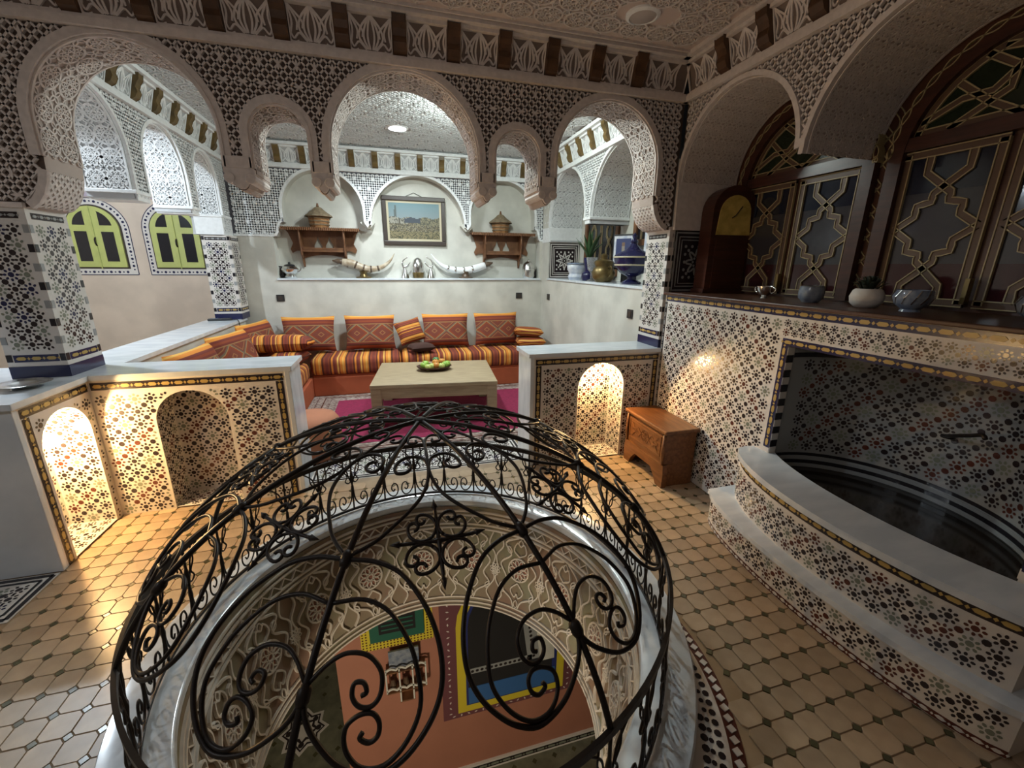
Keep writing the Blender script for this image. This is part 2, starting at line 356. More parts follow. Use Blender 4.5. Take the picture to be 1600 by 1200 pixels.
Z_MATS = ['z_dark', 'z_brown', 'z_green', 'z_navy']
def zellige(name, poly, fmap, parent, pitch=.100, margin=.004, dark=False, single=0, label=None, ok=None):
    """rosette mosaic: centre piece, eight darts, joint octagons"""
    poly = np.asarray(poly, float); x0, z0 = poly.min(0); x1, z1 = poly.max(0)
    nx, nz = max(1, round((x1-x0)/pitch)), max(1, round((z1-z0)/pitch)); px, pz = (x1-x0)/nx, (z1-z0)/nz
    I, J = np.meshgrid(np.arange(-1, nx+1), np.arange(-1, nz+1), indexing='ij'); I = I.ravel(); J = J.ravel()
    c = np.stack([x0+px*.5+I*px, z0+pz*.5+J*pz], -1); N = len(c); g = Geo(); big = []
    kind = np.where((I+2*J) % 5 == 0, 2, np.where((3*I+J) % 4 == 0, 1, 0)) if not dark else np.where((I+2*J) % 4 == 0, 2, np.where((I+J) % 3 == 0, 3, 0))
    s = pitch/(.078 if dark else .086)
    def put(P, sh, rot, k):
        P = np.asarray(P); sel = inside(P, poly, margin+np.abs(sh).max()*.55)
        rot = np.broadcast_to(rot, (len(P),))
        for mm in range(4):
            w = sel & (k == mm)
            if w.any():
                if single:
                    for pt, rr in zip(P[w], rot[w]): big.append((pt, sh, rr, mm))
                else: g.polys(P[w], sh, rot[w], fmap, .0012, mm)
    put(c, octagon(.0150*s), np.zeros(N), kind)
    dart = np.array([(-.0080, -.0036), (-.001, -.0070), (.0065, -.0045), (.0085, 0), (.0065, .0045), (-.001, .0070), (-.0080, .0036)])*s
    for i in range(8):
        a = i*PI/4; put(c+.0285*s*np.array([math.cos(a), math.sin(a)]), dart, np.full(N, a), kind)
    put(c+[px*.5, pz*.5], octagon(.0165*s), np.full(N, PI/8), np.where((I*3+J) % 4 == 0, 1, 0) if not dark else np.zeros(N, int))
    if single and big:
        scr = []
        for b in big:
            w = fmap(np.array([b[0][0]]), np.array([b[0][1]]), np.array([.001]))[0]; q = proj(w)
            on = q and -10 < q[0] < 1610 and -10 < q[1] < 1210
            scr.append(np.abs(b[1]).max()*2*F_PX/q[2] if on else 0)
        order = np.argsort(scr)[::-1]; top = set(order[:single].tolist()); cache = {}
        for i, (pt, sh, rr, mm) in enumerate(big):
            if i in top:
                e = 1e-3; U = np.array([pt[0], pt[0]+e, pt[0]]); V = np.array([pt[1], pt[1], pt[1]+e]); w = fmap(U, V, np.full(3, .0))
                ax = Vector(w[1]-w[0]).normalized(); ay = Vector(w[2]-w[0]).normalized(); az = ax.cross(ay).normalized()
                n1 = Vector(fmap(np.array([pt[0]]), np.array([pt[1]]), np.array([1e-3]))[0]-w[0])
                if n1.dot(az) < 0: az = -az
                key = (id(sh), mm)
                if key not in cache:
                    G = Geo(); K = len(sh); G.add(np.concatenate([np.c_[sh, np.full(K, -.003)], np.c_[sh*.97, np.full(K, .0018)]]), [tuple(range(K, 2*K))]+[(k, (k+1) % K, K+(k+1) % K, K+k) for k in range(K)])
                    me = bpy.data.meshes.new('tile'); me.from_pydata(np.concatenate(G.v).tolist(), [], G.f); me.materials.append(MATS[Z_MATS[mm]]); cache[key] = me
                c_, s_ = math.cos(rr), math.sin(rr); bx = ax*c_+ay*s_; by = ay*c_-ax*s_
                o = Vector(w[0])-wloc(parent)
                inst(cache[key], 'tile', parent, Matrix(((bx.x, by.x, az.x, o.x), (bx.y, by.y, az.y, o.y), (bx.z, by.z, az.z, o.z), (0, 0, 0, 1))))
            else: g.polys(pt[None], sh, np.array([rr]), fmap, .0012, mm)
    if g.n: return build(g, name, Z_MATS, parent, kind='stuff')

CHAIN = {}
def chain_border(parent, fmap, p0, p1, w=.05, ground='z_dark', unit=.075, col='z_yellow', name='border_tile', h=.001):
    """dark strip with long yellow pieces set one by one along p0-p1 (2D, in the map's plane)"""
    p0, p1 = np.array(p0, float), np.array(p1, float); d = p1-p0; L = np.linalg.norm(d); d /= L; n = np.array([-d[1], d[0]])
    k = max(2, int(L/.05)); t = np.linspace(0, L, k+1)
    g = Geo(); A = p0+t[:, None]*d
    V = np.concatenate([A+n*w/2, A-n*w/2]); g.addq(fmap(V[:, 0], V[:, 1], np.full(len(V), h)), [(i, i+1, k+1+i+1, k+1+i) for i in range(k)])
    build(g, 'border_strip', ground, parent)
    cnt = max(1, int(L/unit)); u = L/cnt
    key = (round(u, 3), w, col)
    if key not in CHAIN:
        a = u*.36; b = w*.24; c = u*.11
        sh = np.array([(-a, 0), (-a+.012, -b), (a-.012, -b), (a, 0), (a-.012, b), (-a+.012, b)]); K = 6
        me = bpy.data.meshes.new(name); me.from_pydata([(x, y, -.001) for x, y in sh]+[(x*.97, y*.94, .0022) for x, y in sh]+[(u/2-c, 0, .0018), (u/2, -b*.9, .0018), (u/2+c, 0, .0018), (u/2, b*.9, .0018)], [],
            [tuple(range(K, 2*K)), (12, 13, 14, 15)]+[(i, (i+1) % K, K+(i+1) % K, K+i) for i in range(K)]); me.materials.append(MATS[col]); CHAIN[key] = me
    for i in range(cnt):
        c = p0+d*(i+.5)*u; e = 1e-3; W_ = fmap(np.array([c[0], c[0]+d[0]*e, c[0]+n[0]*e, c[0]]), np.array([c[1], c[1]+d[1]*e, c[1]+n[1]*e, c[1]]), np.array([h, h, h, h+e]))
        ax = Vector(W_[1]-W_[0]).normalized(); ay = Vector(W_[2]-W_[0]).normalized(); az = Vector(W_[3]-W_[0]).normalized(); o = Vector(W_[0])-wloc(parent)
        inst(CHAIN[key], name, parent, Matrix(((ax.x, ay.x, az.x, o.x), (ax.y, ay.y, az.y, o.y), (ax.z, ay.z, az.z, o.z), (0, 0, 0, 1))))

def soffit(path, frame, depth):
    """map (s along arch, t into depth, h inwards)"""
    P = np.asarray(path, float); d = np.diff(P, axis=0); L = np.r_[0, np.cumsum(np.hypot(d[:, 0], d[:, 1]))]
    T = np.gradient(P, axis=0); T /= np.linalg.norm(T, axis=1)[:, None]; N = np.stack([T[:, 1], -T[:, 0]], -1)
    c = P.mean(0)
    if ((c-P)*N).sum() < 0: N = -N
    def f(s, t, h):
        a = np.interp(s, L, P[:, 0]); b = np.interp(s, L, P[:, 1]); na = np.interp(s, L, N[:, 0]); nb = np.interp(s, L, N[:, 1])
        return frame(a+na*h, b+nb*h, -t)
    return f, L[-1]
def soffit_relief(g, path, frame, depth, w=.009, h=.010, m=0, unit=.17):
    """rows of carved rosettes and leaf fillers over an arch soffit"""
    f, L = soffit(path, frame, depth); n = max(2, round(L/unit)); u = L/n; k = max(1, round(depth/unit)); v = (depth-.04)/k; r = min(v, u)*.46
    cell = rosette(0, 0, r, w, 8)+[(circ(0, 0, r*.62, 14), w*.7, True)]
    for sx in (-1, 1):
        for sy in (-1, 1):
            cell.append((petal(sx*u*.5, sy*v*.5, 0, r*.62, math.atan2(-sy, -sx), r*.16), w*.9, True))
    for a in (0, PI/2, PI, -PI/2): cell.append((petal(0, 0, r*1.0, r*1.22, a, r*.12), w*.8, True))
    offs = [((i+.5)*u, .02+(j+.5)*v) for i in range(n) for j in range(k)]
    g.ribbons(cell, f, h, m, offs)
    g.ribbons([(np.stack([np.linspace(0, L, 40), np.full(40, t)], -1), .014, False) for t in (.010, depth-.010)], f, h*1.2, m)

def tiles_ind(items, parent, name='tile'):
    """items: (center, ax, ay, sx, sy, mat) single square pieces proud of the surface"""
    cache = {}
    for c, ax, ay, sx, sy, mm in items:
        key = (round(sx, 4), round(sy, 4), mm)
        if key not in cache:
            g = Geo(); g.box(-sx/2, sx/2, -sy/2, sy/2, -.002, .002); me = bpy.data.meshes.new(name); me.from_pydata(np.concatenate(g.v).tolist(), [], g.f); me.materials.append(MATS[mm]); cache[key] = me
        ax = Vector(ax); ay = Vector(ay); az = ax.cross(ay); o = Vector(c)-wloc(parent)
        inst(cache[key], name, parent, Matrix(((ax.x, ay.x, az.x, o.x), (ax.y, ay.y, az.y, o.y), (ax.z, ay.z, az.z, o.z), (0, 0, 0, 1))))
# ================================================================== THE SETTING
XR, YA, YB, YK, XL = 2.33, 3.28, 3.63, 6.60, -1.97
DX, DY = .078, 1.785
CEIL = 3.27

# ---- floor -------------------------------------------------------
g = Geo(); n = 128; bx0, bx1, by0, by1 = -5.0, 3.0, -2.6, 7.0
an = np.arange(n)*2*PI/n; inner = np.stack([DX+1.05*np.cos(an), DY+1.05*np.sin(an)], -1); outer = []
for t in an:
    c, s = math.cos(t), math.sin(t)
    k = min(((bx1-DX)/c if c > 0 else (bx0-DX)/c) if abs(c) > 1e-9 else 1e9, ((by1-DY)/s if s > 0 else (by0-DY)/s) if abs(s) > 1e-9 else 1e9); outer.append((DX+k*c, DY+k*s))
V = np.concatenate([np.c_[inner, np.full(n, -.006)], np.c_[np.array(outer), np.full(n, -.006)]])
g.add(V, [(i, n+i, n+(i+1) % n, (i+1) % n) for i in range(n)])
for cx_, cy_ in ((bx0, by0), (bx1, by0), (bx1, by1), (bx0, by1)):
    a = math.atan2(cy_-DY, cx_-DX) % (2*PI); i = int(a/(2*PI/n)); g.add([outer[i]+(-.006,), (cx_, cy_, -.006), outer[(i+1) % n]+(-.006,)], [(0, 1, 2)])
floor = build(g, 'floor', 'grout', kind='structure', label='ochre octagon tile floor with small green insets around the well', cat='floor')
p = .110; cc = .019; ho = p/2-.0012
octo = np.array([(ho, ho-cc), (ho-cc, ho), (-ho+cc, ho), (-ho, ho-cc), (-ho, -ho+cc), (-ho+cc, -ho), (ho-cc, -ho), (ho, -ho+cc)])
def flat_mesh(nm, sh, m, z0=-.006, z1=.0, ins=.0012):
    K = len(sh); me = bpy.data.meshes.new(nm); c = sh.mean(0); top = c+(sh-c)*(1-ins/np.abs(sh).max())
    me.from_pydata([(x, y, z0) for x, y in sh]+[(x, y, z1) for x, y in top], [], [tuple(range(K, 2*K))]+[(i, (i+1) % K, K+(i+1) % K, K+i) for i in range(K)]); me.materials.append(MATS[m]); return me
dia = np.array([(cc-.0015, 0), (0, cc-.0015), (-cc+.0015, 0), (0, -cc+.0015)])
m_oct = flat_mesh('floor_tile', octo, 'floor_tile', ins=.002); m_dia = flat_mesh('floor_inset', dia, 'cabochon', z1=-.0003)
def ringr(t):
    d = t-R(-70); return .40*math.cos(d)+math.sqrt(max(0, 1.095**2-(.40*math.sin(d))**2))
def in_floor(x, y, r=.0):
    if math.hypot(x-DX, y-DY) < max(1.262+r, ringr(math.atan2(y-DY, x-DX))+max(r, .03)): return False
    if not (-3.3 < x < XR-r and -.45 < y < YA-r): return False
    if x < XL+.02 and y > 2.27: return False
    if x > 1.90 and .56 < y < 2.18:
        if x > 2.10-.175*max(0, 1-((y-1.37)/.80)**2)**.62-r: return False
    if x > 2.0 and 2.6 < y < 3.25 and x > 2.02 and False: return False
    return True
oc, di = [], []
for i in range(-32, 40):
    for j in range(-5, 32):
        x, y = -1.639+i*p, 2.018+(j-18)*p
        if in_floor(x, y, -.012): di.append((x, y))
        if in_floor(x+p/2, y+p/2, -.04): oc.append((x+p/2, y+p/2))
def split_vis(pts, nmax=300):
    sc = []
    for x, y in pts:
        q = proj((x, y, 0)); sc.append(1/q[2] if q and -20 < q[0] < 1620 and -20 < q[1] < 1220 else 0)
    o = np.argsort(sc)[::-1]; return [pts[i] for i in o[:nmax]], [pts[i] for i in o[nmax:]]
for pts, me, nm, sh, mm in ((oc, m_oct, 'floor_tile', octo, 'floor_tile'), (di, m_dia, 'floor_inset', dia, 'cabochon')):
    near, far = split_vis(pts)
    for x, y in near: inst(me, nm, floor, Matrix.Translation((x, y, random.uniform(-.0008, .0006))))
    g = Geo(); K = len(sh)
    for x, y in far: g.add(np.concatenate([np.c_[sh+[x, y], np.full(K, -.006)], np.c_[sh*.98+[x, y], np.full(K, 0)]]), [tuple(range(K, 2*K))]+[(i, (i+1) % K, K+(i+1) % K, K+i) for i in range(K)])
    build(g, nm+'s_rest', mm, floor, kind='stuff')
# mosaic ring round the curb
tt = np.linspace(R(-126), R(-14), 60); ro = np.array([max(1.25, ringr(t)) for t in tt])
def strip(r0, r1, z):
    P = lambda rr: np.stack([DX+rr*np.cos(tt), DY+rr*np.sin(tt), np.full(60, z)], -1); g = Geo(); g.addq(np.concatenate([P(r0), P(r1)]), [(i, i+1, 61+i, 60+i) for i in range(59)]); return g
build(strip(np.full(60, 1.24), ro, -.003), 'mosaic_ring', 'z_brown', floor)
build(strip(np.full(60, 1.24), np.maximum(1.24, ro-.052), -.0015), 'mosaic_band', 'z_white', floor)
items = []; g = Geo()
for i in range(66):
    a = R(-126)+i*R(112)/66; rr = ringr(a)-.026
    u = Vector((math.cos(a), math.sin(a), 0)); w = Vector((-u.y, u.x, 0))
    if rr > 1.262: items.append((Vector((DX, DY, -.001))+u*rr, (u+w).normalized(), (w-u).normalized(), .026, .026, 'z_white'))
    for q, sz in ((.085, .014), (.115, .010), (.14, .015)):
        if ringr(a)-q > 1.265: g.polys(np.array([[DX+(ringr(a)-q)*math.cos(a), DY+(ringr(a)-q)*math.sin(a)]]), octagon(sz), np.array([a]), zmap(0, 1), 0)
tiles_ind(items, floor, 'ring_tile')
build(g, 'mosaic_pieces', 'z_dark', floor, kind='stuff')
# mosaic bands on the floor: threshold of the salon and by the low wall end
def floor_mosaic(x0, x1, y0, y1, nm):
    g = Geo(); g.box(x0, x1, y0, y1, -.005, -.001); build(g, nm, 'z_white', floor)
    g = Geo(); P = np.array([(x0+.025, y0+.025), (x1-.025, y0+.025), (x1-.025, y1-.025), (x0+.025, y1-.025)])
    for off in (0, .035): 
        Q = np.array([(x0+.02+off, y0+.02+off), (x1-.02-off, y0+.02+off), (x1-.02-off, y1-.02-off), (x0+.02+off, y1-.02-off), (x0+.02+off, y0+.02+off)])
        for a, b in zip(Q[:-1], Q[1:]): g.ribbons([(np.stack([a+(b-a)*t for t in np.linspace(0, 1, 3)]), .016 if off else .024, False)], zmap(0, 1), .0006)
    build(g, nm+'_lines', 'z_black', floor)
    zellige(nm+'_mosaic', [(x0+.075, y0+.075), (x1-.075, y0+.075), (x1-.075, y1-.075), (x0+.075, y1-.075)], zmap(-.0005, 1), floor, pitch=.085, dark=True)
floor_mosaic(-.80, 1.12, 3.42, 3.92, 'threshold_mosaic'); floor_mosaic(-3.0, -1.98, 2.31, 2.68, 'corner_mosaic')
g = Geo(); g.box(-.80, 1.12, YA-.0, 3.42, -.005, -.0012); build(g, 'threshold_slab', 'z_yellow' if False else 'floor_tile', floor)
g = Geo(); g.box(-1.97, 2.33, 3.92, YK, -.005, -.001); build(g, 'salon_floor', 'rug_pale', floor)

# ---- marble curb and the carved drum of the well ------------------
g = Geo(); g.lathe([(1.255, -.004), (1.258, .045), (1.250, .058), (1.045, .058), (1.033, .050), (1.030, .02), (1.045, .015), (1.045, -.03)], (DX, DY, 0), 128)
build(g, 'marble_curb', 'marble', smooth=True, autosmooth=35, label='round white marble curb on the floor under the iron dome', cat='curb', origin=(DX, DY, 0))
ZD = -.78; RT, RB = 1.035, .90
def drum(u, v, h):
    rr = RT+(RB-RT)*(v/.78)-h; return np.stack([DX+rr*np.cos(u), DY+rr*np.sin(u), -v], -1)
g = Geo(); g.lathe([(1.05, .0), (RT, 0), (RB, ZD), (RB+.16, ZD)], (DX, DY, 0), 96)
dr = build(g, 'wall_well_drum', 'drum_green', smooth=True, autosmooth=35, kind='structure', label='carved floral plaster drum lining the round well', cat='wall', origin=(DX, DY, 0))
g = Geo(); g2 = Geo()
uu = np.linspace(0, 2*PI, 129)[:-1]
for v in (.03, .06, .125, .155, .70, .735, .765): g.ribbons([(np.stack([uu, np.full(128, v)], -1), .011, True)], drum, .012)
zig = np.stack([np.linspace(0, 2*PI, 161)[:-1], .0925+.022*np.where(np.arange(160) % 2, 1, -1)], -1); g.ribbons([(zig, .010, True)], drum, .012)
cell = []
def sc(L): return [(np.stack([P[:, 0]/.97, P[:, 1]], -1), w/.97 if False else w, c) for P, w, c in L]
cell += rosette(0, .40, .085, .008, 10)
for sgn in (-1, 1):
    cell.append((spline([(sgn*.02, .16), (sgn*.12, .22), (sgn*.07, .30), (sgn*.15, .38), (sgn*.10, .48), (sgn*.15, .56), (sgn*.05, .63), (sgn*.02, .69)]), .011, False))
    cell.append((spline([(sgn*.165, .16), (sgn*.14, .25), (sgn*.19, .33), (sgn*.175, .43), (sgn*.19, .52), (sgn*.13, .62), (sgn*.17, .69)]), .010, False))
    cell.append((spline([(0, .30), (sgn*.05, .26), (sgn*.03, .20), (0, .22)]), .009, False)); cell.append((spline([(0, .50), (sgn*.055, .56), (sgn*.02, .61), (0, .58)]), .009, False))
    for a in (-.9, -.3, .3, .9): cell.append((petal(sgn*.185, .44, .012, .055, a+(0 if sgn > 0 else PI), .012), .007, True))
    cell.append((petal(sgn*.12, .60, 0, .06, -PI/2+sgn*.5, .016), .007, True)); cell.append((petal(sgn*.10, .24, 0, .06, PI/2+sgn*.5, .016), .007, True))
cell.append((petal(0, .17, 0, .05, PI/2, .018), .007, True)); cell.append((petal(0, .69, 0, .06, -PI/2, .018), .007, True))
NC = 16; offs = [(i*2*PI/NC, 0) for i in range(NC)]
g.ribbons(cell, drum, .014, 0, offs)
build(g, 'carved_relief', 'drum_line', dr, kind='stuff')
for i in range(NC):
    g2.polys(np.array([[i*2*PI/NC, .40]]), octagon(.075), np.array([0]), drum, .004); 
build(g2, 'painted_rosettes', 'drum_red', dr, kind='stuff')

# ---- ceilings -----------------------------------------------------
def ceiling(nm, x0, x1, y0, y1, lab, pitch, mb, ml, xs=(0, 0)):
    g = Geo(); g.box(x0, x1, y0, y1, CEIL, CEIL+.08); o = build(g, nm, mb, kind='structure', label=lab, cat='ceiling')
    g = Geo(); f = zmap(CEIL, -1); r = pitch*.44
    cell = rosette(0, 0, r, .008, 8)+[(circ(0, 0, r*.60, 14), .006, True)]
    for i in range(6):
        a = i*PI/3+PI/6; cell.append((petal(0, 0, r*1.05, r*1.30, a, .012), .007, True))
    offs = []
    for j in range(int((y1-y0)/(pitch*.87))+1):
        for i in range(int((x1-x0)/pitch)+1):
            X, Y = x0+pitch*(.5+i+.5*(j % 2)), y0+pitch*(.5+j*.87)
            if X < x1-r and Y < y1-r and not (xs[0] and math.hypot(X-xs[0], Y-xs[1]) < r*1.5): offs.append((X, Y))
    g.ribbons(cell, f, .013, 0, offs)
    for dd in (.03, .075): g.ribbons([(np.array([(x0+dd, y0+dd), (x1-dd, y0+dd), (x1-dd, y1-dd), (x0+dd, y1-dd)]), .018, True)], f, .016)
    build(g, 'carved_relief', ml, o, kind='stuff'); return o
ceiling('ceiling', -3.45, 2.33, -.6, 3.20, 'carved plaster ceiling of dim rosettes over the landing', .20, 'ceiling_ground', 'plaster', (1.62, 2.82))
ceiling('ceiling_salon', -1.97, 2.33, 3.63, 6.6, 'pale carved plaster ceiling over the salon', .24, 'ceiling_ground_pale', 'plaster_grey', (.17, 5.6))
g = Geo(); g.box(-5, -2.3, 3.3, 6.95, CEIL, CEIL+.08); g.box(-5, 3, -2.6, -.6, CEIL, CEIL+.08); g.box(-5, -3.45, -.6, 3.3, CEIL, CEIL+.08); g.box(2.33, 3.0, -.6, 7, CEIL, CEIL+.08); g.box(-1.97, 2.33, 3.2, 3.63, CEIL, CEIL+.08); g.box(-3.45, -1.97, 3.2, 3.3, CEIL, CEIL+.08)
build(g, 'ceiling_gallery', 'wall_plain', kind='structure', label='plain ceiling of the side gallery beyond the columns', cat='ceiling')

# ---- cornices -----------------------------------------------------
PANEL_H = .19
def panel_motif(w):
    L = []
    for k in (1.0, .62, .28):
        for s in (-1, 1): L.append((spline([(s*k*w*.10, .012), (s*k*w*.27, .07), (s*k*w*.21, .125), (0, .178)], 5), .0115, False))
    for s in (-1, 1):
        for k in (0, .028, .056): L.append((spline([(s*(w*.49-k*.2), .180-k*.2), (s*(w*.42-k), .11), (s*(w*.46-k*1.2), .05+k*.4)], 4), .0105, False))
        L.append((spline([(s*w*.12, .012), (s*w*.28, .05), (s*w*.40, .022), (s*w*.47, .05)], 4), .010, False)); L.append((spline([(s*w*.30, .012), (s*w*.40, .002), (s*w*.48, .012)], 4), .008, False))
    return L
PROF = [(0, .0), (.018, .0), (.050, .018), (.070, .055), (.062, .090), (.078, .125), (.098, .150), (.105, .190), (0, .190)]
def cornice(nm, lab, frame, a0, a1, pos, zb, mp_, mr_, mb_, half=.042, flip=1):
    """moulding, one carved panel per bay and one bracket per position; frame(a,z,h)"""
    o = thing(nm, lab, 'cornice', kind='structure')
    g = Geo(); lo, hi = min(a0, a1), max(a0, a1)
    def strip(z0, z1, h):
        out = np.array([(lo, z0), (hi, z0), (hi, z1), (lo, z1)]); g.prism(out, frame, -.02, h)
    strip(zb-.018, zb+.022, .034); strip(zb+.022, zb+.040, .020); strip(zb+.235, zb+.27, .13); strip(zb+.215, zb+.235, .085)
    build(g, 'moulding', mp_, o)
    pos = sorted(pos); edges = [lo]+pos+[hi]; z0 = zb+.040
    lean = lambda a, b, h: frame(a, z0+b, .004+.055*(b/PANEL_H)**2+h)
    for e0, e1 in zip(edges[:-1], edges[1:]):
        w = e1-e0-(2*half if e0 != lo and e1 != hi else half)
        if w < .06: continue
        c = (e0+e1)/2+(half/2 if e0 == lo else 0)-(half/2 if e1 == hi else 0)
        g = Geo(); zz = np.linspace(0, PANEL_H, 5); A = np.r_[np.full(5, c-w/2), np.full(5, c+w/2)]; B = np.r_[zz, zz]
        g.addq(lean(A, B, np.zeros(10)), [(i, i+1, 6+i, 5+i) for i in range(4)], 1)
        g.ribbons(panel_motif(min(w, .27)), lambda a, b, h: lean(a+c, b, h), .011, 0)
        g.ribbons([(np.array([(c-w/2+.006, .004), (c+w/2-.006, .004), (c+w/2-.006, PANEL_H-.004), (c-w/2+.006, PANEL_H-.004)]), .010, True)], lean, .012, 0)
        build(g, 'carved_panel', [mp_, mr_], o)
    for a in pos:
        g = Geo(); P = np.array(PROF)*[1, 1]; n = len(P)
        A = frame(np.full(n, a-half), z0+P[:, 1], P[:, 0]); B = frame(np.full(n, a+half), z0+P[:, 1], P[:, 0])
        g.add(np.concatenate([A, B]), [tuple(range(n)), tuple(range(2*n-1, n-1, -1))]+[(i, (i+1) % n, n+(i+1) % n, n+i) for i in range(n)])
        build(g, 'bracket', mb_, o, bevel=.004)
    return o
cornice('trim_1', 'carved cornice with dark wooden brackets above the front arcade', ymap(YA, -1), -3.4, XR, [.142+.3435*k for k in range(-10, 6)], 3.005, 'plaster', 'panel_ground', 'wood_bracket')
cornice('trim_2', 'carved cornice with dark brackets above the stained glass windows', xmap(XR, -1), -.6, YA, [2.852-.345*k for k in range(0, 10)], 3.005, 'plaster', 'panel_ground', 'wood_bracket')
cornice('trim_3', 'pale carved cornice with brackets on the salon back wall', ymap(YK, -1), -1.97, XR, [.175+.30*k for k in range(-7, 7)], 2.965, 'plaster_grey', 'ceiling_ground_pale', 'bracket_gold', .036)
cornice('trim_4', 'pale carved cornice with scrolled brackets above the gallery arches', xmap(XL, 1), YB, YK, [4.3-.325+.325*k for k in range(0, 8)], 2.985, 'plaster_grey', 'ceiling_ground_pale', 'bracket_gold', .036)
cornice('trim_5', 'pale carved cornice with brackets on the salon window side', xmap(XR, -1), YB, YK, [3.87+.33*k for k in range(0, 8)], 2.985, 'plaster_grey', 'ceiling_ground_pale', 'bracket_gold', .036)

# ---- front arcade -------------------------------------------------
def cove(p0, p1, k=1, n=6):
    p0, p1 = np.array(p0), np.array(p1); out = []
    for t in np.linspace(0, 1, n+1)[1:-1]:
        a = t*PI/2
        out.append((p0[0]+(p1[0]-p0[0])*(math.sin(a) if k else 1-math.cos(a)), p0[1]+(p1[1]-p0[1])*((1-math.cos(a)) if k else math.sin(a))))
    return out
def pendant(xl, xr, zs, zb=2.20):
    w = xr-xl; return [(xl-.012, zs), (xl-.012, zs-.03), (xl+w*.10, zs-.045), (xl+w*.16, zs-.075), (xl+w*.30, zb+.015), (xl+w*.42, zb), (xr-w*.42, zb), (xr-w*.30, zb+.015), (xr-w*.16, zs-.075), (xr-w*.10, zs-.045), (xr+.012, zs-.03), (xr+.012, zs)]
FA = [(-2.95, .46, 2.51, 2.33), (-1.43, .46, 2.51, 2.33), (-.635, .175, 2.535, 2.33), (.16, .50, 2.48, 2.33), (.948, .173, 2.52, 2.33), (1.685, .435, 2.52, 2.31)]
low = [(-3.45, 2.33)]+arch(*FA[0])+cove((-2.49, 2.33), (-2.34, 2.05), 0)+[(-2.34, 2.05), (-2.04, 2.05)]+cove((-2.04, 2.05), (-1.89, 2.33), 1)+arch(*FA[1])+pendant(-.97, -.81, 2.33)+arch(*FA[2])+pendant(-.46, -.34, 2.33)+arch(*FA[3])+pendant(.66, .775, 2.33)+arch(*FA[4])+pendant(1.121, 1.25, 2.33)+arch(*FA[5])+cove((2.12, 2.31), (2.305, 2.05), 0)+[(2.305, 2.05), (XR, 2.05)]
outl = low+[(XR, CEIL), (-3.45, CEIL)]
fA = ymap(YA+.022, -1)
g = Geo(); g.prism(outl, fA, -(YB-YA-.022), 0, 0, 1)
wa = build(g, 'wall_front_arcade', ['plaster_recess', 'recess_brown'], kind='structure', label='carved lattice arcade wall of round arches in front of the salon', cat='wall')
g = Geo()
lat = [q for q in low if True]; lat = lat+[(XR, 3.04), (-3.45, 3.04)]
lattice(g, lat, .046, .052, .0110, .020, fA, 0, q=.058)
build(g, 'carved_lattice', 'plaster', wa, kind='stuff')
for c, r, zc, zs in FA:
    g = Geo(); P = np.array(arch(c, r+.024, zc, zs)); g.ribbons([(P, .048, False)], fA, .026)
    g.ribbons([(np.array(arch(c, r+.006, zc, zs)), .014, False)], fA, .034)
    build(g, 'arch_band', 'plaster', wa)
    g = Geo(); soffit_relief(g, arch(c, r-.001, zc, zs), ymap(YA, -1), .35, w=.009, h=.009, unit=.175)
    build(g, 'carved_soffit', 'plaster', wa, kind='stuff')
for xl, xr in ((-.97, -.81), (-.46, -.34), (.66, .775), (1.121, 1.25)):
    g = Geo(); g.prism(pendant(xl+.004, xr-.004, 2.325, 2.205), fA, -.35, .030)
    g.box(xl+.0, xr-.0, YA-.012, YA+.03, 2.325, 2.395)
    for s in (-1, 1):
        xx = xl+.02 if s < 0 else xr-.02
        for yy in (YA-.004,): g.tube([(xx, yy-.012, 2.268), (xx, YB-.01, 2.268)], .032, 12)
    build(g, 'pendant_corbel', 'plaster', wa, bevel=.004)
for (x0, x1, s) in ((-2.34, -2.04, 0), (2.305, XR, 1)):
    g = Geo()
    g.ribbons([(np.array(cove((x0-.15, 2.33), (x0, 2.05), 0) if s == 0 else cove((2.12, 2.31), (x0, 2.05), 0)), .04, False)]+([(np.array(cove((x1, 2.05), (x1+.15, 2.33), 1)), .04, False)] if s == 0 else []), fA, .032)
    for cv in ([cove((x1, 2.05), (x1+.15, 2.33), 1), cove((x0-.15, 2.33), (x0, 2.05), 0)] if s == 0 else [cove((2.12, 2.31), (2.305, 2.05), 0)]):
        fc, Lc = soffit(cv, ymap(YA, -1), .35)
        if fc(np.array([Lc/2]), np.array([.1]), np.array([.05]))[0][2] > fc(np.array([Lc/2]), np.array([.1]), np.array([0.]))[0][2]: f0 = fc; fc = lambda a, b, h: f0(a, b, -h)
        lattice(g, [(0, .01), (Lc, .01), (Lc, .34), (0, .34)], .006, .05, .016, .006, fc, leaf=False)
    g.box(x0-.004, x1+(.004 if s == 0 else 0), YA-.006, YB+.004, 2.046, 2.075)
    build(g, 'capital_trim', 'plaster', wa)

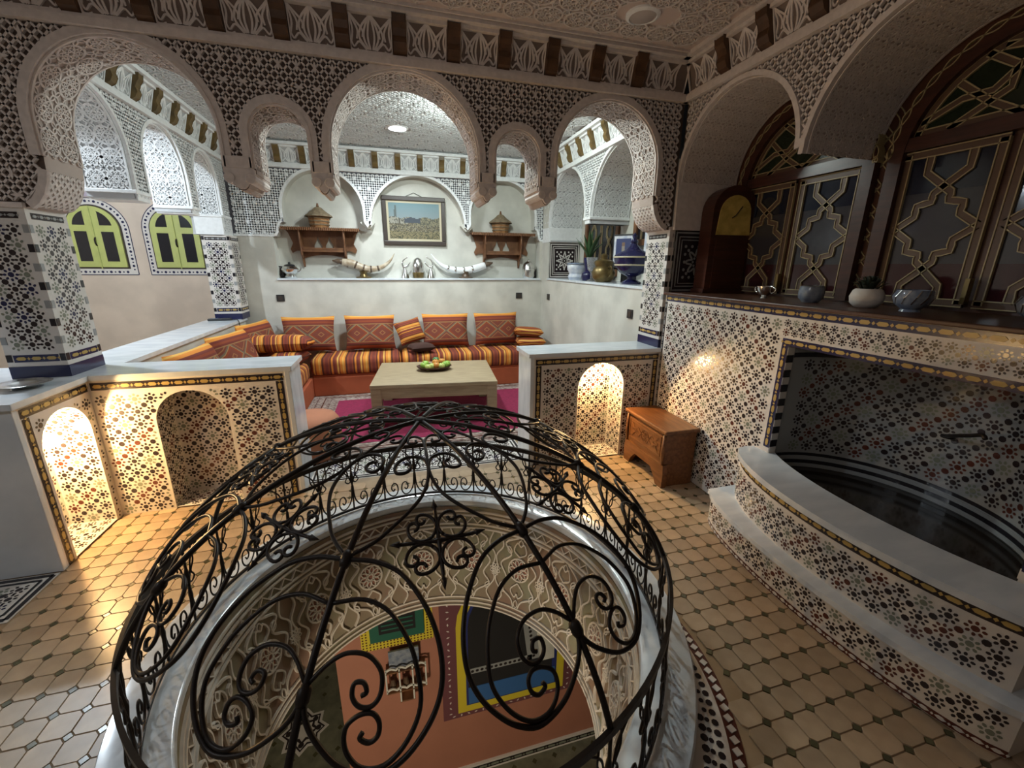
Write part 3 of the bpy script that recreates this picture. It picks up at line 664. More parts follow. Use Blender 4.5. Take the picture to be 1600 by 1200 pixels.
# ---- low walls with niches ----------------------------------------
ZT = 1.0
def niche_wall(nm, lab, frame, a0, a1, c, r, zc, depth, end_at, thick, border_lr, pitch=.094):
    """panel of mosaic with an arched niche down to the floor"""
    out = [(a0, 0)]+arch(c, r, zc, 0)+[(a1, 0), (a1, ZT), (a0, ZT)]
    w = thing(nm, lab, 'low wall', kind='structure')
    g = Geo(); g.prism(out, frame, -thick, 0); build(g, 'wall_core', 'z_white', w)
    gi = Geo(); A = frame(np.array([c-r-.02, c+r+.02, c+r+.02, c-r-.02]), np.array([0, 0, zc+r+.02, zc+r+.02]), np.full(4, -depth)); gi.add(A, [(0, 1, 2, 3)])
    A = frame(np.array([c-r, c+r, c+r, c-r]), np.array([.012]*4), np.array([0, 0, -depth, -depth])); gi.add(A, [(0, 1, 2, 3)]); build(gi, 'niche_back', 'z_white', w)
    lo, hi = min(a0, a1), max(a0, a1); bl = .075
    inner = [(lo+(bl if border_lr[0] else .01), 0.0)]+arch(c, r+.004, zc, 0)+[(hi-(bl if border_lr[1] else .01), 0.0), (hi-(bl if border_lr[1] else .01), ZT-.10), (lo+(bl if border_lr[0] else .01), ZT-.10)]
    zellige('mosaic_face', inner, frame, w, pitch)
    bk = arch(c, r, zc, .02); zellige('mosaic_niche_back', bk, lambda a, b, h: frame(a, b, h-depth), w, pitch)
    f, L = soffit(arch(c, r-.0005, zc, .0, 20), frame, depth); zellige('mosaic_niche_sides', [(0, .0), (L, .0), (L, depth), (0, depth)], f, w, pitch*.9)
    zellige('mosaic_niche_floor', [(c-r, .005), (c+r, .005), (c+r, depth), (c-r, depth)], lambda a, t, h: frame(a, .012+h, -t), w, pitch*.8)
    # soffit lies proud of the core so the pieces show
    chain_border(w, frame, (lo+.012, ZT-.045), (hi-.012, ZT-.045), .052)
    if border_lr[0]: chain_border(w, frame, (lo+.040, 0.0), (lo+.040, ZT-.075), .050)
    if border_lr[1]: chain_border(w, frame, (hi-.040, 0.0), (hi-.040, ZT-.075), .050)
    return w
NLC, NLR = 3.01, .205
wl = niche_wall('wall_low_left', 'mosaic half wall with an unlit arched niche, left of the salon entry', ymap(YA, -1), -1.97, -.80, -1.42, .22, .675, .24, None, .34, (False, True))
ws = niche_wall('wall_low_side', 'short mosaic half wall with the lit niche at far left', xmap(XL, 1), 2.72, YA, NLC, NLR, .69, .26, None, .30, (True, False))
wr = niche_wall('wall_low_right', 'mosaic half wall with the lit niche, right of the salon entry', ymap(YA, -1), 1.115, XR, 1.755, .225, .695, .25, None, .34, (True, True))
# marble ends and copings
def slab(out, z0, z1, nm, parent, m='marble', bevel=.006):
    g = Geo(); g.prism(out, zmap(0, 1), z0, z1); return build(g, nm, m, parent, bevel=bevel)
g = Geo(); g.box(-.80, -.765, YA-.005, YB, 0, ZT); build(g, 'marble_end', 'marble', wl, bevel=.004)
g = Geo(); g.box(1.08, 1.115, YA-.005, YB, 0, ZT); build(g, 'marble_end', 'marble', wr, bevel=.004)
g = Geo(); g.box(-2.75, -1.965, 2.685, 2.72, 0, ZT); build(g, 'marble_end', 'marble', ws, bevel=.004)
g = Geo(); g.box(-2.75, -2.27, 2.72, YB, 0, ZT-.002); build(g, 'inner_core', 'wall_plain', ws)
slab([(-1.95, YA-.022), (-.745, YA-.022), (-.745, YB+.02), (-1.95, YB+.02)], ZT, ZT+.034, 'marble_coping', wl)
slab([(1.06, YA-.022), (XR, YA-.022), (XR, YB+.02), (1.06, YB+.02)], ZT, ZT+.034, 'marble_coping', wr)
slab([(-2.75, 2.665), (-1.945, 2.665), (-1.945, YA-.022), (-1.9501, YB+.02), (-2.75, YB+.02)], ZT, ZT+.034, 'marble_coping', ws)
# long low wall toward the back, gallery side
g = Geo(); g.box(-2.30, XL, YB+.02, YK-.1, 0, ZT); wg = build(g, 'wall_low_gallery', 'tadelakt', kind='structure', label='long cream half wall with marble top between salon and gallery', cat='low wall')
slab([(-2.34, YB+.02), (-1.94, YB+.02), (-1.94, YK-.1), (-2.34, YK-.1)], ZT, ZT+.034, 'marble_coping', wg)

# ---- tiled columns --------------------------------------------------
def column(lab, x0, x1, y0, y1, z0, z1, corner=True):
    t = thing('tiled_column', lab, 'column', ((x0+x1)/2, (y0+y1)/2, z0), group='tiled columns carrying the arches')
    g = Geo(); g.box(x0, x1, y0, y1, z0, z1); build(g, 'shaft', 'z_white', t)
    for frame, a0, a1, vis in ((ymap(y0, -1), x0, x1, True), (xmap(x1, 1), y0, y1, True), (xmap(x0, -1), y0, y1, True)):
        rt = a1-.036; lt = a0+.036
        zellige('mosaic_face', [(lt, z0+.17), (rt, z0+.17), (rt, z1-.085), (lt, z1-.085)], frame, t, .082, dark=True)
        chain_border(t, frame, (lt, z0+.125), (rt, z0+.125), .046, 'z_navy', .07); chain_border(t, frame, (lt, z1-.045), (rt, z1-.045), .036, 'z_dark', .05, col='z_grey')
        g = Geo(); g.prism([(a0, z0), (a1, z0), (a1, z0+.075), (a0, z0+.075)], frame, -.01, .003); build(g, 'base_band', 'z_navy', t)
        items = []; N = int((z1-z0-.10)/.055); e = frame(np.array([0, 1., 0]), np.array([0, 0, 1.]), np.zeros(3)); ax = Vector(e[1]-e[0]); ay = Vector(e[2]-e[0])
        if ax.cross(ay).dot(Vector(frame(np.zeros(1), np.zeros(1), np.ones(1))[0]-e[0])) < 0: ax = -ax
        for i in range(N):
            zz = z0+.10+(i+.5)*.055
            for aa in (a0+.016, a1-.016):
                if i % 2 == 0: items.append((frame(np.array([aa]), np.array([zz]), np.array([.0005]))[0], ax, ay, .028, .046, 'z_black' if i % 4 == 0 else 'z_grey'))
        tiles_ind(items, t, 'corner_tile')
    return t
column('tall tiled column standing at the corner of the left half walls', -2.34, -2.04, YA+.005, YB-.005, ZT+.034, 2.05)
column('tiled column beside the mosaic fountain wall at right', 2.305, XR+.05, YA+.005, YB-.005, ZT+.034, 2.05)
column('tiled column at the far left corner of the salon', -2.24, -1.93, 6.28, 6.58, ZT+.034, 2.08)

# ---- left side arcade (toward gallery) ------------------------------
SA = [(4.02, .39, 2.56, 2.31), (5.04, .41, 2.55, 2.31), (5.97, .33, 2.62, 2.31)]
low = [(YB, 2.31)]+arch(*SA[0])+[(4.41, 2.25), (4.63, 2.25)]+arch(*SA[1])+[(5.45, 2.25), (5.63, 2.25)]+arch(*SA[2])+cove((6.30, 2.31), (6.26, 2.08), 0)+[(6.26, 2.08), (YK, 2.08)]
g = Geo(); fS = xmap(XL-.02, 1); g.prism(low+[(YK, CEIL), (YB, CEIL)], fS, -.32, 0, 0, 1)
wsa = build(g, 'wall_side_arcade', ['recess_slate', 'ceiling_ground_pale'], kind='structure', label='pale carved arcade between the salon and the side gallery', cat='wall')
g = Geo(); starlattice(g, low+[(YK, 2.97), (YB, 2.97)], .03, .055, fS, .018); build(g, 'carved_lattice', 'plaster_grey', wsa, kind='stuff')
for c, r, zc, zs in SA:
    g = Geo(); g.ribbons([(np.array(arch(c, r+.014, zc, zs)), .030, False)], fS, .026); build(g, 'arch_band', 'plaster_grey', wsa)
    g = Geo(); soffit_relief(g, arch(c, r-.001, zc, zs), fS, .32, w=.011, h=.008, unit=.155); build(g, 'carved_soffit', 'plaster_grey', wsa, kind='stuff')
for y0, y1 in ((4.41, 4.63), (5.45, 5.63), (6.27, YK)):
    g = Geo(); g.box(XL-.345, XL+.006, y0-.012, y1+.012 if y1 < YK else YK, 2.285, 2.315)
    g.box(XL-.335, XL-.005, y0+.012, y1-.012, 2.235, 2.29) if y1 < YK else g.box(XL-.31, XL-.005, y0-.0, y1, 2.08, 2.29)
    build(g, 'pendant_corbel', 'plaster_grey', wsa, bevel=.005)

# ---- back wall --------------------------------------------------------
g = Geo(); g.box(-2.3, 2.9, YK, YK+.22, 0, 1.52); g.box(-2.3, -1.51, YK, YK+.22, 1.52, 2.09); g.box(2.285, 2.9, YK, YK+.22, 1.52, 2.12); g.box(-2.3, 2.9, YK+.20, YK+.30, 0, CEIL)
wb = build(g, 'wall_back', 'tadelakt', kind='structure', label='cream plaster back wall of the salon with a long arched recess', cat='wall')
BA = [(-.845, .515, 2.44, 2.33), (.43, .665, 2.285, 2.28), (1.69, .505, 2.45, 2.33)]
low = [(-2.3, 2.09), (-1.52, 2.09)]+[(-1.455, 2.10), (-1.43, 2.15), (-1.425, 2.21), (-1.40, 2.265), (-1.36, 2.285)]+arch(*BA[0])+[(-.32, 2.29), (-.285, 2.255), (-.25, 2.29)]+arch(*BA[1])+[(1.105, 2.29), (1.14, 2.255), (1.175, 2.29)]+arch(*BA[2])+[(2.195, 2.285), (2.23, 2.265), (2.25, 2.21), (2.255, 2.15), (2.27, 2.12), (2.9, 2.12)]
g = Geo(); fB = ymap(YK+.015, -1); g.prism(low+[(2.9, CEIL), (-2.3, CEIL)], fB, -.19, 0, 0, 1)
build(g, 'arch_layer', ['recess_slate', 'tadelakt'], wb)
g = Geo(); starlattice(g, [(max(-1.97, min(XR, a)), b) for a, b in low]+[(XR, 2.955), (-1.97, 2.955)], .03, .060, fB, .015); build(g, 'carved_lattice', 'plaster_grey', wb, kind='stuff')
for c, r, zc, zs in BA:
    g = Geo(); g.ribbons([(np.array(arch(c, r+.014, zc, zs)), .034, False)], fB, .024); build(g, 'arch_band', 'plaster_grey', wb)
g = Geo(); g.ribbons([(np.array([(-1.97, 2.105), (-1.52, 2.105), (-1.47, 2.115), (-1.445, 2.16), (-1.44, 2.21), (-1.415, 2.27), (-1.375, 2.30)]), .03, False), (np.array([(2.33, 2.13), (2.285, 2.13), (2.27, 2.16), (2.262, 2.21), (2.24, 2.275), (2.205, 2.30)]), .03, False)], fB, .024)
for xx in (-.285, 1.14): g.prism([(xx-.05, 2.33), (xx-.035, 2.29), (xx, 2.245), (xx+.035, 2.29), (xx+.05, 2.33)], fB, -.19, .024); 
build(g, 'lobe_band', 'plaster_grey', wb)
for xx in (-.285, 1.14):
    g = Geo(); g.prism([(xx-.07, 2.335), (xx-.10, 2.31), (xx-.03, 2.235), (xx+.03, 2.235), (xx+.10, 2.31), (xx+.07, 2.335)], ymap(YK+.05, -1), -.12, 0); build(g, 'pendant_corbel', 'tadelakt', wb, bevel=.004)
g = Geo(); g.box(-1.53, 2.305, YK-.02, YK+.21, 1.52, 1.548); build(g, 'marble_ledge', 'marble', wb, bevel=.004)

# ---- right side of the salon -----------------------------------------
LZ = 1.535
g = Geo(); g.box(XR, 2.90, YB, YK, 0, LZ); g.box(XR, 2.90, 6.31, YK, LZ, 2.9); g.box(2.86, 2.95, YB, YK, LZ, CEIL); g.box(XR, 2.95, YA+.01, YB, 0, 2.6)
wsr = build(g, 'wall_right_salon', 'tadelakt', kind='structure', label='cream wall on the window side of the salon with a deep ledge', cat='wall')
g = Geo(); g.box(XR-.015, 2.87, YB, 6.31, LZ, LZ+.028); build(g, 'marble_ledge', 'marble', wsr, bevel=.004)
RA = [(4.275, .645, 2.34, 2.30), (5.695, .61, 2.375, 2.30)]
low = [(YB, 2.30)]+arch(*RA[0])+[(4.92, 2.24), (5.085, 2.24)]+arch(*RA[1])+cove((6.305, 2.30), (6.27, 2.10), 0)+[(6.27, 2.10), (YK, 2.10)]
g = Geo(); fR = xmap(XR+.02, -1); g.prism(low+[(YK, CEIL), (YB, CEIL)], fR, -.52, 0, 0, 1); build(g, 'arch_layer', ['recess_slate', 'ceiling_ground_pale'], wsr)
g = Geo(); starlattice(g, low+[(YK, 2.97), (YB, 2.97)], .03, .055, fR, .018); build(g, 'carved_lattice', 'plaster_grey', wsr, kind='stuff')
for c, r, zc, zs in RA:
    g = Geo(); g.ribbons([(np.array(arch(c, r+.014, zc, zs)), .030, False)], fR, .026); build(g, 'arch_band', 'plaster_grey', wsr)
    g = Geo(); soffit_relief(g, arch(c, r-.001, zc, zs), fR, .50, w=.011, h=.008, unit=.165); build(g, 'carved_soffit', 'plaster_grey', wsr, kind='stuff')
g = Geo(); g.box(XR-.012, 2.86, 4.905, 5.10, 2.285, 2.32); g.box(XR+.0, 2.85, 4.935, 5.07, 2.24, 2.285); build(g, 'pendant_corbel', 'plaster_grey', wsr, bevel=.008)
g = Geo(); g.box(XR-.004, 2.86, 6.285, YK, 2.09, 2.30); build(g, 'pendant_corbel', 'plaster_grey', wsr, bevel=.006)
def rosette_panel(parent, frame, a0, a1, z0, z1, m0, m1):
    """square zellige panel with an eight-lobed rosette"""
    g = Geo(); g.prism([(a0, z0), (a1, z0), (a1, z1), (a0, z1)], frame, -.01, .003, 1)
    c = ((a0+a1)/2, (z0+z1)/2); r = min(a1-a0, z1-z0)/2
    for k, w in ((.93, .016), (.80, .010), (.70, .008)):
        R_ = np.array([(c[0]-(a1-a0)/2*k, c[1]-(z1-z0)/2*k), (c[0]+(a1-a0)/2*k, c[1]-(z1-z0)/2*k), (c[0]+(a1-a0)/2*k, c[1]+(z1-z0)/2*k), (c[0]-(a1-a0)/2*k, c[1]+(z1-z0)/2*k)])
        Q = np.concatenate([np.linspace(R_[i], R_[(i+1) % 4], 5)[:-1] for i in range(4)]); g.ribbons([(Q, w, True)], frame, .006, 0, h0=.003)
    th = np.linspace(0, 2*PI, 65)[:-1]; rr = r*(.34+.12*np.cos(8*th)); g.ribbons([(np.stack([c[0]+rr*np.cos(th), c[1]+rr*np.sin(th)], -1), .016, True)], frame, .006, 0, h0=.003)
    pts = [(c[0]+i*r*.13, c[1]+j*r*.13) for i in range(-4, 5) for j in range(-4, 5) if (i+j) % 2 == 0 and math.hypot(i, j) > 3.9]
    g.polys(np.array(pts), octagon(r*.055), np.zeros(len(pts)), frame, .0055, 0)
    g.polys(np.array([c]+[(c[0]+r*.17*math.cos(k*PI/4), c[1]+r*.17*math.sin(k*PI/4)) for k in range(8)]), octagon(r*.045), np.zeros(9), frame, .0055, 0)
    return build(g, 'rosette_panel', [m0, m1], parent)
rosette_panel(wsr, ymap(6.31, -1), XR+.02, 2.84, LZ+.03, 2.08, 'z_white', 'z_dark')

# ---- right wall of the landing: fountain wall, counter, arches ---------
out = [(-.6, 0), (.80, 0), (.80, 1.285), (2.0, 1.285), (2.0, 0), (YA, 0), (YA, 1.512), (-.6, 1.512)]
fW = xmap(XR, -1); wrt = thing('wall_right', 'mosaic wall with the fountain recess and dark counter above', 'wall', kind='structure')
g = Geo(); g.prism(out, fW, -.12, 0); build(g, 'wall_core', 'z_white', wrt)
g = Geo(); g.box(XR+.12, 2.98, 2.02, YA, 0, 1.512); g.box(XR+.12, 2.98, -.6, .78, 0, 1.512); g.box(2.96, 3.0, -.6, YA, 0, CEIL); g.box(XR+.12, 2.98, .78, 2.02, 1.292, 1.512); build(g, 'inner_core', 'wall_plain', wrt)
for q in ((2.06, YA-.045, .03, 1.450, .088), (-.55, 2.06, 1.338, 1.450, .058), (-.55, .735, .03, 1.338, .088)):
    zellige('mosaic_wall', [(q[0], q[2]), (q[1], q[2]), (q[1], q[3]), (q[0], q[3])], fW, wrt, q[4])
chain_border(wrt, fW, (-.5, 1.484), (YA-.02, 1.484), .048, 'z_navy', .085)
chain_border(wrt, fW, (YA-.022, .0), (YA-.022, 1.45), .030, 'z_dark', .07, col='z_grey')
chain_border(wrt, fW, (.755, 1.307), (2.044, 1.307), .044, 'z_navy', .08); chain_border(wrt, fW, (2.022, .60), (2.022, 1.285), .044, 'z_navy', .075)
chain_border(wrt, fW, (.778, .60), (.778, 1.285), .044, 'z_navy', .075)
items = []
for i in range(15):
    for yy in (1.999, .801):
        items.append(((XR+.028, yy-(.002 if yy > 1 else -.002), .585+i*.0475), (1, 0, 0), (0, 0, 1), .052, .046, ('z_white', 'z_black', 'z_grey', 'z_black')[i % 4] if i % 2 else 'z_white'))
tiles_ind(items, wrt, 'jamb_tile')
# apse of the fountain
YC, YH = 1.40, .60
def apse(s, z, h):
    return np.stack([XR+.06+(.54-h)*np.sin(s), YC+(YH-h)*np.cos(s), z], -1)
g = Geo(); ss = np.linspace(0, PI, 33); k = len(ss)
g.addq(np.concatenate([apse(ss, np.full(k, .12), 0*ss), apse(ss, np.full(k, 1.292), 0*ss)]), [(i, i+1, k+i+1, k+i) for i in range(k-1)])
g.add(np.concatenate([apse(ss, np.full(k, 1.288), 0*ss), [(XR, YC+YH, 1.288), (XR, YC-YH, 1.288)]]), [tuple(range(k))+(k+1, k)])
build(g, 'apse', 'z_grey', wrt, smooth=True, autosmooth=40)
zellige('mosaic_apse', [(0, .565), (1.6, .565), (1.6, 1.205), (0, 1.205)], lambda a, b, h: apse(.15+a*1.776, b, h+.001), wrt, .088)
for zz, ww, mm in ((.548, .020, 'z_black'), (.522, .014, 'z_grey'), (.495, .024, 'z_black'), (.470, .014, 'z_grey'), (1.225, .03, 'z_black'), (1.252, .012, 'z_grey')):
    g = Geo(); g.ribbons([(np.stack([ss, np.full(k, zz)], -1), ww, False)], apse, .003); build(g, 'apse_band', mm, wrt)
# counter
g = Geo(); g.box(XR-.03, 2.93, -.6, YA+.0, 1.512, 1.535); build(g, 'counter_slab', 'wood_lintel', wrt, bevel=.006)
# upper wall with two deep arches
UA = [(1.585, .555, 2.385, 2.47), (2.735, .535, 2.42, 2.12)]
low = [(-.6, 2.47), (-.16, 2.47)]+arch(.435, .555, 2.385, 2.47)+[(1.02, 2.44)]+arch(*UA[0])+[(2.165, 2.44)]+[q for q in arch(2.735, .535, 2.42, 2.47)][:-1]+[(3.27, 2.05), (YA, 2.05)]
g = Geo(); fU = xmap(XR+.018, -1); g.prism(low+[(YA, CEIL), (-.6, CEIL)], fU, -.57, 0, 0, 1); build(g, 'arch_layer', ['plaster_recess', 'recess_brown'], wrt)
g = Geo(); lattice(g, low+[(YA, 3.03), (-.6, 3.03)], .034, .052, .0110, .018, fU, q=.058); build(g, 'carved_lattice', 'plaster', wrt, kind='stuff')
for c, r, zc, zs in [(.435, .555, 2.385, 2.47)]+UA:
    pth = arch(c, r, zc, zs) if zs < 2.2 else arch(c, r, zc, 2.47)[1:-1]
    g = Geo(); g.ribbons([(np.array(arch(c, r+.014, zc, zc)[1:-1]), .030, False)], fU, .026)
    build(g, 'arch_band', 'plaster', wrt)
    g = Geo(); soffit_relief(g, arch(c, r-.001, zc, zc)[1:-1], fU, .55, w=.0075, h=.005, unit=.11); build(g, 'carved_soffit', 'recess_brown' if False else 'plaster', wrt, kind='stuff')
g = Geo(); g.prism([(3.245, 2.05), (YA, 2.05), (YA, 2.42), (3.262, 2.42)], fU, -.57, .026); g.box(XR-.01, 2.9, 2.135, 2.195, 2.425, 2.47); g.box(XR-.01, 2.9, .985, 1.045, 2.425, 2.47); build(g, 'pendant_corbel', 'plaster', wrt)
rosette_panel(wrt, ymap(YA+.008, -1), XR+.03, 2.86, 1.53, 2.05, 'z_grey', 'z_dark')
# window wall
g = Geo(); g.box(2.905, 2.95, -.6, YA, 1.535, 3.2); build(g, 'wood_panelling', 'wood_lintel', wrt)
g = Geo(); fP = xmap(2.905, -1)
for y0 in (2.075, .925):
    for ph in (0, PI):
        zz = np.linspace(1.53, 2.9, 60); g.ribbons([(np.stack([y0+.045*np.sin(zz*2*PI/.28+ph), zz], -1), .006, False), (np.stack([y0+.02+.045*np.sin(zz*2*PI/.28+ph+.6), zz], -1), .006, False)], fP, .006)
build(g, 'painted_lines', 'strap_yellow', wrt)

# ---- plain walls out of the way ----------------------------------------
g = Geo(); g.box(-5, -2.245, 6.80, 6.9, 0, CEIL); wf = build(g, 'wall_gallery_far', 'peach', kind='structure', label='peach wall of the gallery with green shuttered windows', cat='wall')
g = Geo(); g.box(-5, -2.25, 6.785, 6.80, 2.52, CEIL); o = build(g, 'painted_band', 'mauve', wf)
g = Geo()
for i in range(14):
    x = -5+i*.2
    for s in (-1, 1): g.ribbons([(spline([(x, 2.54), (x+s*.08, 2.66), (x+s*.03, 2.78), (x+s*.10, 2.92)]), .018, False), (spline([(x+s*.08, 2.66), (x+s*.14, 2.60), (x+s*.17, 2.68)]), .014, False)], ymap(6.785, -1), .006)
build(g, 'white_scrolls', 'plaster_grey', wf, kind='stuff')
g = Geo(); g.box(-5.08, -5, -2.6, 7, 0, CEIL); build(g, 'wall_left', 'peach', kind='structure', label='plain wall along the gallery at far left', cat='wall')
g = Geo(); g.box(-5, 3, -2.68, -2.6, 0, CEIL); build(g, 'wall_rear', 'wall_plain', kind='structure', label='plain wall behind the landing', cat='wall')
# ================================================================== WINDOWS
def strap(gb, gy, P, fmap, w=.034, h=.012):
    P = np.asarray(P, float); D = []
    for a, b in zip(P[:-1], P[1:]): D += [a+(b-a)*t for t in np.linspace(0, 1, 3)[:-1]]
    P2 = np.array(D+[P[-1]])
    T = np.gradient(P2, axis=0); T /= np.linalg.norm(T, axis=1)[:, None]+1e-9; N = np.stack([-T[:, 1], T[:, 0]], -1)
    gb.ribbons([(P2, w, False)], fmap, h); gy.ribbons([(P2+N*w*.5, .0058, False), (P2-N*w*.5, .0058, False)], fmap, h+.004)
def leaf_straps(c, w, z0, h):
    X = lambda u: c+u*w; Z = lambda v: z0+v*h; L = []
    for s in (-1, 1):
        L.append([(X(s*.24), Z(1)), (X(s*.24), Z(.88)), (X(-s*.10), Z(.735)), (X(-s*.10), Z(.68)), (X(-s*.27), Z(.66)), (X(-s*.27), Z(.585)), (X(-s*.50), Z(.50))])
        L.append([(X(s*.24), Z(0)), (X(s*.24), Z(.10)), (X(-s*.10), Z(.265)), (X(-s*.10), Z(.32)), (X(-s*.27), Z(.34)), (X(-s*.27), Z(.415)), (X(-s*.50), Z(.50))])
    return L
def lattice_window(nm, lab, yc, hw, zb, zt, zc, r, X):
    """two lattice leaves under an arched light"""
    w = thing(nm, lab, 'window', (X, yc, zb), kind='structure'); f = xmap(X, -1)
    g = Geo(); o = .045
    P = np.array([(yc-r-o/2, zb)]+arch(yc, r+o/2, zc, zt)[1:-1]+[(yc+r+o/2, zb)]); g.ribbons([(P, .075, False)], f, .05, h0=-.01)
    build(g, 'frame', 'wood_dark', w)
    g = Geo(); wv = np.array(arch(yc, r+.058, zc, zt)); tt = np.linspace(0, len(wv)-1, 120); wv2 = np.stack([np.interp(tt, np.arange(len(wv)), wv[:, i]) for i in (0, 1)], -1); cen = np.array([yc, zc]); nn = wv2-cen; nn /= np.linalg.norm(nn, axis=1)[:, None]
    for ph in (0, PI): g.ribbons([(wv2+nn*(.014*np.sin(np.arange(120)*.55+ph))[:, None], .0055, False)], f, .054)
    build(g, 'frame_line', 'strap_yellow', w)
    g = Geo(); g.prism([(yc-r, zt-.035), (yc+r, zt-.035), (yc+r, zt+.035), (yc-r, zt+.035)], f, -.005, .045); build(g, 'transom', 'wood_dark', w, bevel=.004)
    # panes: the two leaves and the arched light, split by colour
    pm = ['pane_blue', 'pane_grey', 'pane_red', 'pane_green']
    for k, s in enumerate((-1, 1)):
        c = yc+s*(hw/2+.006); lw = hw-.03; z0, z1 = zb+.01, zt-.04
        for i, (v0, v1) in enumerate(((0, .27), (.27, .5), (.5, .73), (.73, 1))):
            g = Geo(); g.prism([(c-lw/2, z0+(z1-z0)*v0), (c+lw/2, z0+(z1-z0)*v0), (c+lw/2, z0+(z1-z0)*v1), (c-lw/2, z0+(z1-z0)*v1)], f, .0, .004); build(g, 'pane', pm[(2, 1, 1, 0)[i]], w)
        gb, gy = Geo(), Geo()
        for P in leaf_straps(c, lw-.06, z0+.03, z1-z0-.06): strap(gb, gy, P, f)
        for P in ([(c-lw/2+.02, z0+.015), (c-lw/2+.02, z1-.015)], [(c+lw/2-.02, z0+.015), (c+lw/2-.02, z1-.015)], [(c-lw/2, z0+.02), (c+lw/2, z0+.02)], [(c-lw/2, z1-.02), (c+lw/2, z1-.02)]): strap(gb, gy, P, f, .036, .016)
        o = build(gb, 'lattice_leaf', 'strap_brown', w); build(gy, 'lattice_edge', 'strap_yellow', o)
    g = Geo(); up = [(yc-r, zt+.03)]+[q for q in arch(yc, r, zc, zt)[1:-1] if q[1] > zt+.03]+[(yc+r, zt+.03)]; g.prism(up, f, 0, .004); build(g, 'pane', 'pane_green', w)
    gb, gy = Geo(), Geo(); h = zc+r-zt
    for s in (-1, 1):
        strap(gb, gy, [(yc+s*r*.9, zt+.10), (yc+s*r*.55, zt+h*.42), (yc+s*r*.30, zt+h*.42), (yc-s*r*.05, zt+h*.80), (yc-s*r*.30, zt+h*.86)], f, .03)
        strap(gb, gy, [(yc+s*r*.62, zt+.04), (yc+s*r*.16, zt+h*.40), (yc+s*r*.16, zt+h*.62), (yc+s*r*.42, zt+h*.84)], f, .03)
        strap(gb, gy, [(yc-s*r*.02, zt+.04), (yc-s*r*.30, zt+h*.30), (yc-s*r*.62, zt+h*.62)], f, .03)
    strap(gb, gy, [(yc-r*.95, zt+.05), (yc+r*.95, zt+.05)], f, .036)
    strap(gb, gy, np.array(arch(yc, r-.03, zc, zt)[1:-1]), f, .034)
    o = build(gb, 'lattice_arch', 'strap_brown', w); build(gy, 'lattice_edge', 'strap_yellow', o)
    g = Geo(); g.box(X-.065, X-.03, yc-.010, yc+.010, zb+.03, zb+.16); build(g, 'latch', 'brass', w)
    return w
lattice_window('window_1', 'stained glass lattice window behind the arched wooden clock', 2.64, .475, 1.545, 2.40, 2.36, .475, 2.90)
lattice_window('window_2', 'larger stained glass lattice window right of the painted post', 1.50, .475, 1.545, 2.42, 2.36, .475, 2.90)
lattice_window('window_3', 'stained glass lattice window nearest the landing edge', .36, .475, 1.545, 2.42, 2.36, .475, 2.90)
def salon_window(nm, lab, y0, y1, z0, z1):
    w = thing(nm, lab, 'window', (2.855, (y0+y1)/2, z0), kind='structure'); f = xmap(2.856, -1)
    g = Geo(); g.prism([(y0, z0), (y1, z0), (y1, z1), (y0, z1)], f, 0, .006); build(g, 'pane', 'dark_glass', w)
    g = Geo(); Q = np.array([(y0, z0), (y1, z0), (y1, z1), (y0, z1), (y0, z0)])
    for a, b in zip(Q[:-1], Q[1:]): g.ribbons([(np.array([a, (a+b)/2, b]), .07, False)], f, .03)
    build(g, 'frame', 'wood_shelf', w)
    gb, gy = Geo(), Geo(); m = (y0+y1)/2
    for c in ((y0+m)/2, (m+y1)/2):
        for s in (-1, 1): strap(gb, gy, [(c+s*.07, z1), (c+s*.07, z1-.1), (c-s*.07, z1-.27), (c-s*.07, z1-.36), (c+s*.07, z1-.52), (c+s*.07, z0)], f, .026)
    strap(gb, gy, [(m, z0), (m, z1)], f, .05)
    o = build(gb, 'lattice_leaf', 'strap_brown', w); build(gy, 'lattice_edge', 'strap_yellow', o)
salon_window('window_4', 'lattice window behind the blue vase on the salon ledge', 5.15, 6.08, 1.62, 2.5)
salon_window('window_5', 'lattice window behind the large blue tureen', 3.95, 4.72, 2.02, 2.75)

